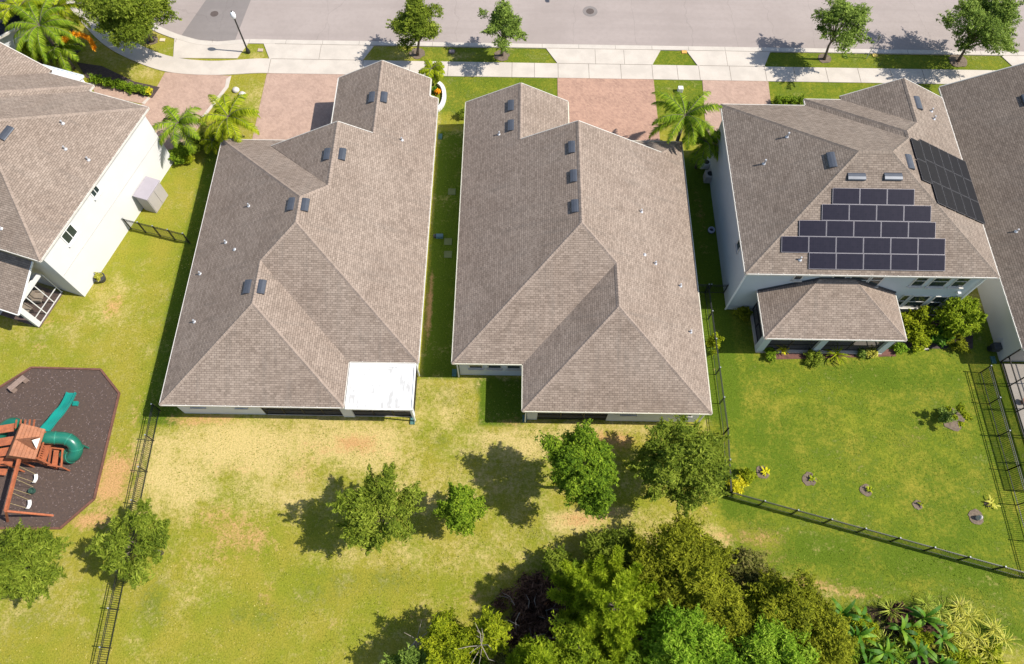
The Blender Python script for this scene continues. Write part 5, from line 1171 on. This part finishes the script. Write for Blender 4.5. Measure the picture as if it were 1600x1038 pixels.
# hose pot and planter
M = H1T @ Matrix.Translation((.42, 1.62, 0)); c_ = M @ Vector((0, 0, 0)); t = thing('planter_pot', tuple(c_), 'round dark planter pot with a small pale plant below the sunlit wall', 'planter')
MB().lathe(tuple(c_), [(.26, 0), (.36, .35), (.38, .42), (.31, .42), (.3, .36), (0, .36)], 16).build('pot', LEADM, t); cs = np.array(c_) + np.array([0, 0, .5]) + rng.normal(size=(14, 3)) * .1; V, idx = leaves(cs, np.full(14, .05), 260, .05); quads_mesh('foliage', L_STR, V, rng.random(260), t)
hr = MB(); hr.lathe(tuple(H1T @ Vector((.3, 1.2, 0))), [(.2, .25), (.25, .2), (.25, .35), (.2, .3)], 14)
# utility boxes in the side yards
for px, py, sx, sy, h_, m_, lb, nm2 in ((1101, 261, .75, .45, .6, WHITE, 'white condenser unit on the ground beside the solar panel house', 'condenser_unit'), (1106, 281, .7, .7, .75, SHEDW, 'grey condenser unit close to the wall of the solar panel house', 'condenser_unit')):
    c_ = P(px, py); t = thing(nm2, (c_.x, c_.y, 0), lb, 'air conditioner'); MB().box((c_.x, c_.y, h_ / 2), (sx, sy, h_)).build('casing', m_, t, bevel=.03); MB().lathe((c_.x, c_.y, h_ + .004), [(.0, .012), (.2, .012), (.22, 0)], 14).build('fan_grille', BLACK, t)
c_ = P(1111, 361); t = thing('hose_reel', (c_.x, c_.y, 0), 'coiled pale hose beside the wall of the solar panel house', 'hose reel')
m = MB()
for k in range(5):
    pts = [(c_.x + (.2 + .025 * (k % 2)) * math.cos(i * .3927), c_.y + (.2 + .025 * (k % 2)) * math.sin(i * .3927), .05 + .045 * k) for i in range(17)]; m.tube(pts, .025, 6)
m.build('hose', simple('pale_blue_hose', (.5, .53, .62), .5), t); MB().lathe((c_.x, c_.y, 0), [(.26, 0), (.28, .05), (0, .05)], 14).build('base', LEADM, t)
for px, py, lb in ((645, 658, 'green splash block below the patio roof downspout'), (820, 655, 'green splash block at the rear corner of the third house'), (710, 583, 'green splash block at the inner corner by the left wall of the third house'), (688, 214, 'blue green splash block in the gap between the middle houses'), (1551, 563, 'teal splash block at the rear corner of the beige wall')):
    c_ = P(px, py); m = MB(); m.box((c_.x, c_.y, .03), (.28, .5, .06)); m.box((c_.x - .12, c_.y, .08), (.04, .5, .06)); m.box((c_.x + .12, c_.y, .08), (.04, .5, .06)); tag(m.build('splash_block', simple('teal_plastic_%d' % px, (.07, .17, .15), .6)), lb, 'splash block', 'splash blocks')
for i, (px, py) in enumerate(((706, 300), (700, 378), (700, 398))):
    c_ = P(px, py); tag(MB().box((c_.x, c_.y, .02), (.55, .55, .05)).build('stepping_stone', simple('mossy_slab_%d' % i, (.16, .19, .07), .9)), ('mossy stepping stone alone in the upper part of the grass gap', 'mossy stepping stone, upper one of the pair in the grass gap', 'mossy stepping stone, lower one of the pair in the grass gap')[i], 'stepping stone', 'stepping stones in the grass gap')
c_ = P(685, 371); t = thing('pool_pump', (c_.x, c_.y, 0), 'small teal and grey device on the bare strip in the gap between the middle houses', 'utility box'); MB().box((c_.x + .1, c_.y, .15), (.5, .25, .3)).build('casing', simple('teal_case', (.08, .16, .2), .5), t, bevel=.02); MB().lathe((c_.x - .25, c_.y, 0), [(.1, 0), (.1, .3), (0, .34)], 10).build('cylinder', LEADM, t)
c_ = P(1550, 547); t = thing('wheeled_bin', (c_.x, c_.y, 0), 'dark hose cart standing by the beige wall above the teal splash block', 'hose cart'); MB().box((c_.x, c_.y, .45), (.5, .5, .5)).build('body', LEADM, t, bevel=.04)
for s_ in (-1, 1): MB().tube([(c_.x + s_ * .28, c_.y, .2), (c_.x + s_ * .34, c_.y, .2)], .2, 14).build('wheel', BLACK, t)
MB().tube([(c_.x - .2, c_.y + .25, .6), (c_.x - .2, c_.y + .35, 1.0), (c_.x + .2, c_.y + .35, 1.0), (c_.x + .2, c_.y + .25, .6)], .02, 6).build('handle', PIPE, t)
c_ = P(1597, 630); t = thing('flower_pot', (c_.x, c_.y, 0), 'small terracotta pot at the right edge inside the screen cage', 'flower pot'); MB().lathe((c_.x, c_.y, .08), [(.14, 0), (.2, .3), (.22, .34), (.16, .34), (0, .3)], 14).build('pot', TERRA, t)

# ------------------------------------------------------------------ grass tufts over the lawns
def grass(name, label, zones, n, mat, hgt):
    xs, ys = [], []
    ar = [(z[1] - z[0]) * (z[3] - z[2]) for z in zones]; tot = sum(ar)
    for z, a in zip(zones, ar):
        k = int(n * a / tot); xs.append(rng.uniform(z[0], z[1], k)); ys.append(rng.uniform(z[2], z[3], k))
    x, y = np.concatenate(xs), np.concatenate(ys)
    keep = ~((x < -25.2) & (y > 4.5) & (y < 18.0)) & (np.sin(x * 1.9 + np.sin(y * 1.3) * 2) + np.sin(y * 2.3 + np.sin(x * .9) * 2) + rng.normal(size=len(x)) * .8 > -.3)
    keep &= ~((x < -25.3 + (y - 23) * .31) & (y > 18.5))
    x, y = x[keep], y[keep]; m = len(x); a = rng.uniform(0, 6.283, m); h = hgt * rng.uniform(.5, 1.3, m); w = rng.uniform(.012, .03, m); ln = rng.uniform(.02, .06, m); b = rng.uniform(0, 6.283, m)
    p = np.stack([x, y, np.zeros(m)], 1); d = np.stack([np.cos(a) * w, np.sin(a) * w, np.zeros(m)], 1); tp = p + np.stack([np.cos(b) * ln, np.sin(b) * ln, h], 1)
    V = np.stack([p - d, p + d, tp + d * .6, tp - d * .6], 1)
    o = quads_mesh(name, mat, V, rng.random(m)); tag(o, label, 'grass', kind='stuff')
G_MIX = leafmat('turf_blades', (.12, .17, .012), (.25, .26, .03), (.55, .45, .17), .2); G_GRN = leafmat('green_turf_blades', (.06, .12, .006), (.14, .21, .012), (.30, .33, .05), .2)
grass('grass_tufts', 'short dry and green grass blades on the left and middle back lawns', [(-38, -21.5, -3, 33), (-21, 12.3, -3, 14.2), (-9.8, .6, 14.4, 17.2)], 70000, G_MIX, .045)
grass('grass_tufts', 'short green grass blades on the right lawn and the street verges', [(13, 34, 2, 19.2), (13, 36, -3, 7), (-5.3, -3.9, 17.6, 38), (-4.5, 4, 40.2, 43.7), (13, 14.3, 19, 34), (-12, 2.5, 45.6, 47.0), (12, 14.5, 45.6, 47), (21, 38, 45.6, 47)], 34000, G_GRN, .03)

# ------------------------------------------------------------------ playground
WOOD = simple('orange_stained_cedar', (.42, .125, .05), .7, var=.3, scale=2.5, fine=10, c2=(.30, .09, .04))
WOODR = simple('weathered_cedar_roof', (.36, .145, .07), .75, var=.25, scale=3, fine=12)
TEAL = simple('teal_slide_plastic', (.012, .25, .21), .3, var=.12, scale=1)
GREEN = simple('green_tube_plastic', (.012, .14, .095), .3, var=.12, scale=1)
poly = [P2(50, 575), P2(158, 578), P2(187, 615), P2(148, 780), P2(95, 826), P2(-30, 826), P2(-150, 800), P2(-170, 700), P2(-80, 640), P2(0, 606)]
RUB = simple('rubber_mulch', (.098, .064, .048), .95, var=.35, scale=9, fine=34, bmp=.03, c2=(.066, .045, .038))
tag(MB().prism(poly, -.02, .02).build('playground_mulch', RUB), kind='structure')
c_ = P(100, 700); t = thing('timber_border', (c_.x, c_.y, 0), 'brown timber edging around the playground mulch', 'edging')
for a, b_ in zip(poly, poly[1:] + poly[:1]): MB().bar((a[0], a[1], .05), (b_[0], b_[1], .05), .12, .12).build('timber', simple('brown_timber', (.17, .075, .05), .85, var=.3, fine=12) if 'brown_timber' not in MATS else MATS['brown_timber'], t)
# flecks of lighter chips
fl = rng.uniform(0, 1, (700, 2)); V = []
def inside(x, y):
    c = False; n = len(poly); j = n - 1
    for i in range(n):
        if (poly[i][1] > y) != (poly[j][1] > y) and x < (poly[j][0] - poly[i][0]) * (y - poly[i][1]) / (poly[j][1] - poly[i][1]) + poly[i][0]: c = not c
        j = i
    return c
for u, v in rng.uniform(0, 1, (1500, 2)):
    x = -33 + u * 8; y = 5 + v * 13
    if inside(x, y):
        a = rng.uniform(0, 3.14); s_ = rng.uniform(.02, .05); d = np.array([math.cos(a), math.sin(a), 0]) * s_; e_ = np.array([-math.sin(a), math.cos(a), 0]) * s_ * .4; p = np.array([x, y, .03]); V += [p - d - e_, p + d - e_, p + d + e_, p - d + e_]
o = quads_mesh('mulch_chips', simple('pale_chips', (.2, .15, .14), .9), np.array(V), np.ones(len(V) // 4)); tag(o, 'scattered pale chips over the dark playground mulch', 'mulch', kind='stuff')

def playset():
    A = P(14, 700, 2.6); t = thing('playset', (P(60, 700).x, P(60, 700).y, 0), 'orange wooden playset with green slides and three swings on the mulch', 'playset')
    # roof corners surveyed at eave height 2.5
    c = [P(31, 664, 2.5), P(71, 671, 2.5), P(55, 718, 2.5), P(9, 716, 2.5)]
    rz = 3.2; r0 = (c[0] + c[1]) / 2 + Vector((-.25, 0, rz - 2.5)); r1 = (c[2] + c[3]) / 2 + Vector((-.25, 0, rz - 2.5))
    mb = MB(); nb = 7
    for lo0, lo1 in ((c[1], c[2]), (c[0], c[3])):
        for k in range(nb):
            f0, f1 = k / nb, (k + .95) / nb; a0, a1 = lo0.lerp(r0, f0), lo1.lerp(r1, f0); b0, b1 = lo0.lerp(r0, f1), lo1.lerp(r1, f1); dz = Vector((0, 0, .03))
            mb.poly([a0 + dz, a1 + dz, b1, b0]); mb.poly([b0 - dz, b1 - dz, a1 - dz * .5, a0 - dz * .5]); mb.poly([a0 + dz, a0 - dz, a1 - dz, a1 + dz])
    mb.poly([r0, c[0], c[1]]); mb.poly([r1, c[2], c[3]]); rf = mb.build('roof', WOODR, t)
    # dormer with a pale sunburst panel
    m0 = (c[1] + c[2]) / 2; rr = (r0 + r1) / 2; al = (c[2] - c[1]).normalized(); ou = Vector((-al.y, al.x, 0))
    if ou.x < 0: ou = -ou
    dz = Vector((0, 0, 1)); f = m0 - ou * .05 + dz * .15; hw = .42
    db = MB(); pk = f + dz * .75; bk = rr + dz * .0
    db.poly([f - al * hw, pk, bk]); db.poly([f + al * hw, bk, pk]); db.build('dormer', WOODR, rf, T=LOCAL[t.name])
    sp = MB(); sp.poly([f - al * hw * .8 + ou * .02, f + al * hw * .8 + ou * .02, pk + ou * .02 - dz * .1]); sp.build('sunburst_panel', WHITE, rf, T=LOCAL[t.name])
    # posts, deck, railings
    ct = (c[0] + c[1] + c[2] + c[3]) / 4; gx = []
    for p in c:
        q = p.lerp(ct, .14); MB().bar((q.x, q.y, 0), (q.x, q.y, 2.55), .1, .1).build('post', WOOD, t); gx.append(q)
    dk = MB(); M = (gx[0] + gx[2]) / 2
    dk.poly([(q.x, q.y, 1.5) for q in gx]); dk.poly([(q.x, q.y, 1.42) for q in gx[::-1]])
    for i in range(4): a, b_ = gx[i], gx[(i + 1) % 4]; dk.bar((a.x, a.y, 1.44), (b_.x, b_.y, 1.44), .06, .16)
    dk.build('deck', WOOD, t)
    rl = MB()
    for i in range(4):
        a, b_ = gx[i], gx[(i + 1) % 4]; rl.bar((a.x, a.y, 2.1), (b_.x, b_.y, 2.1), .06, .08)
        if i in (2, 3):
            for k in range(1, 8): p = a.lerp(b_, k / 8); rl.bar((p.x, p.y, 1.5), (p.x, p.y, 2.1), .06, .03)
    rl.build('railing', WOOD, t)
    # lower deck with slatted rail and frame to the right
    e = [P(62, 690, 1.2), P(76, 694, 1.2), P(70, 722, 1.2), P(56, 720, 1.2)]; ld = MB()
    ld.poly(e); 
    for a, b_ in ((e[1], e[2]), (e[2], e[3]), (e[0], e[1])):
        n = 8; ld.bar(a + dz * .65, b_ + dz * .65, .06, .07)
        for k in range(n + 1): p = a.lerp(b_, k / n); ld.bar(p, p + dz * .65, .07, .03)
    for p in e: ld.bar((p.x, p.y, 0), (p.x, p.y, 1.85), .08, .08)
    ld.build('lower_deck', WOOD, t)
    fr = MB(); g = [P(80, 700, .9), P(98, 702, .9), P(96, 730, .9), P(76, 727, .9)]
    for p in g: fr.bar((p.x, p.y, 0), (p.x, p.y, .95), .08, .08)
    for i in range(4): fr.bar(g[i], g[(i + 1) % 4], .08, .09)
    fr.poly([g[0].lerp(g[1], .0) - dz * .3, g[0].lerp(g[1], .45) - dz * .3, g[3].lerp(g[2], .45) - dz * .3, g[3] - dz * .3]); fr.build('picnic_frame', WOOD, t)
    # left fort wing, mostly outside the frame
    lw = MB(); 
    for py, z in ((672, 2.1), (692, 2.1), (708, 1.9)): a, b_ = P(-30, py + 4, z), P(22, py - 4, z); lw.bar(a, b_, .5, .06)
    for px, py in ((-30, 676), (-30, 720), (6, 724)): p = P(px, py, 2.0); lw.bar((p.x, p.y, 0), (p.x, p.y, 2.1), .09, .09)
    lw.bar(P(-30, 722, 1.5), P(20, 722, 1.5), .5, .06); lw.bar(P(-30, 735, .6), P(10, 738, .6), .4, .06); lw.build('fort_wing', WOOD, t)
    lb = MB()
    for k in range(5): a, b_ = P(24 + k * 7, 670 - 1, 2.3), P(26 + k * 7, 656, 2.0); lb.bar(a, b_, .08, .06)
    lb.build('rafter_ends', WOOD, t)
    # wave slide
    pts = [P(70, 674, 1.55), P(78, 664, 1.45), P(88, 652, 1.1), P(97, 641, .9), P(105, 630, .5), P(111, 618, .25), P(112.5, 614, .22)]
    cv = smooth_curve([tuple(p) for p in pts], 5); sl = MB(); w = .24
    fr_ = []
    for i, p in enumerate(cv):
        p = Vector(p); q = Vector(cv[min(i + 1, len(cv) - 1)]) - Vector(cv[max(i - 1, 0)]); sd_ = Vector((-q.y, q.x, 0)).normalized(); fr_.append((p, sd_))
    prof = [(-1.25, .16), (-1.05, .17), (-.9, 0), (.9, 0), (1.05, .17), (1.25, .16), (1.2, -.03), (-1.2, -.03)]
    for i in range(len(fr_) - 1):
        (p, s0), (q, s1) = fr_[i], fr_[i + 1]
        for j in range(len(prof)):
            (u0, k0), (u1, k1) = prof[j], prof[(j + 1) % len(prof)]
            sl.poly([p + s0 * u0 * w + dz * k0, p + s0 * u1 * w + dz * k1, q + s1 * u1 * w + dz * k1, q + s1 * u0 * w + dz * k0])
    sl.build('wave_slide', TEAL, t)
    bl = MB(); p = P(120, 628, .2); bl.box((p.x - .1, p.y - .1, .1), (.3, .3, .18)); bl.build('slide_foot', TEAL, t)
    # tube slide
    pts = [P(64, 683, 2.0), P(76, 684, 1.95), P(92, 684.5, 1.75), P(104, 686, 1.6), P(114, 692, 1.4), P(119, 702, 1.1), P(115, 712, .8), P(107, 714, .55), P(102, 709, .42)]
    cv = smooth_curve([tuple(p) for p in pts], 5); tb = MB(); tb.tube(cv, .38, 18); 
    o = tb.build('tube_slide', GREEN, t, smooth=True)
    jb = MB()
    for k in (8, 16, 24, 32): 
        a = Vector(cv[k]); b_ = Vector(cv[k + 1]); jb.tube([a, a + (b_ - a).normalized() * .05], .405, 18)
    jb.build('tube_joint', simple('green_joint', (.02, .22, .15), .4), o, T=LOCAL[t.name])
    p = P(124, 694, .9); MB().bar((p.x, p.y, 0), (p.x - .1, p.y, 1.0), .3, .08).build('slide_support', GREEN, t)
    tb2 = MB(); tb2.tube(smooth_curve([tuple(q) for q in (P(30, 664, 1.7), P(18, 662, 1.7), P(4, 672, 1.4), P(-4, 690, .9), P(-6, 700, .5))], 5), .36, 18); tb2.build('tube_slide', GREEN, t, smooth=True)
    # swing beam with its end frame
    a, b_ = P(30, 718, 2.35), P(9, 799, 2.35); MB().bar(a, b_, .13, .2).build('swing_beam', WOOD, t)
    l1 = P(83, 806, 0.0); l2 = Vector((b_.x - 1.3, b_.y - .15, 0))
    MB().bar(b_, l1, .11, .11).build('frame_leg', WOOD, t); MB().bar(b_, l2, .11, .11).build('frame_leg', WOOD, t)
    ROPE = simple('yellow_chain', (.45, .36, .18), .7)
    for k, (u, kind) in enumerate(((.22, 'belt'), (.47, 'bucket'), (.74, 'belt'))):
        sw = MB(); up = a.lerp(b_, u); d = (b_ - a).normalized(); lo = up + Vector((0, 0, -1.85))
        for s_ in (-1, 1): sw.bar(up + d * s_ * .3, lo + d * s_ * .24, .02, .02)
        o = sw.build('swing', ROPE, t); st_ = MB()
        if kind == 'belt':
            for j in range(6):
                f0, f1 = -1 + j / 3, -1 + (j + 1) / 3; p0 = lo + d * f0 * .26 + dz * (f0 * f0 * .12 - .1); p1 = lo + d * f1 * .26 + dz * (f1 * f1 * .12 - .1); st_.bar(p0, p1, .2, .03)
        else: st_.lathe(tuple(lo - dz * .2), [(.1, 0), (.17, .08), (.18, .3), (.15, .3), (.12, .1), (0, .08)], 12)
        st_.build('swing_seat', WHITE if kind == 'belt' else simple('dark_green_seat', (.03, .08, .06), .6), o, T=LOCAL[t.name])
playset()
# bench at the mulch edge
a, b_ = P(14, 609, .4), P(38, 589, .4); c_ = (a + b_) / 2; t = thing('bench', (c_.x, c_.y, 0), 'small weathered wooden bench on the corner of the playground border', 'bench')
BW = simple('weathered_bench_wood', (.28, .20, .16), .85, var=.2, fine=10)
d = (b_ - a).normalized(); sd_ = Vector((-d.y, d.x, 0))
for k in (-1, 0, 1): MB().bar(a + sd_ * k * .13, b_ + sd_ * k * .13, .115, .04).build('seat_board', BW, t)
for p in (a.lerp(b_, .12), a.lerp(b_, .88)): MB().box((p.x, p.y, .19), (.3, .3, .38), rz=math.atan2(d.y, d.x)).build('leg', BW, t)
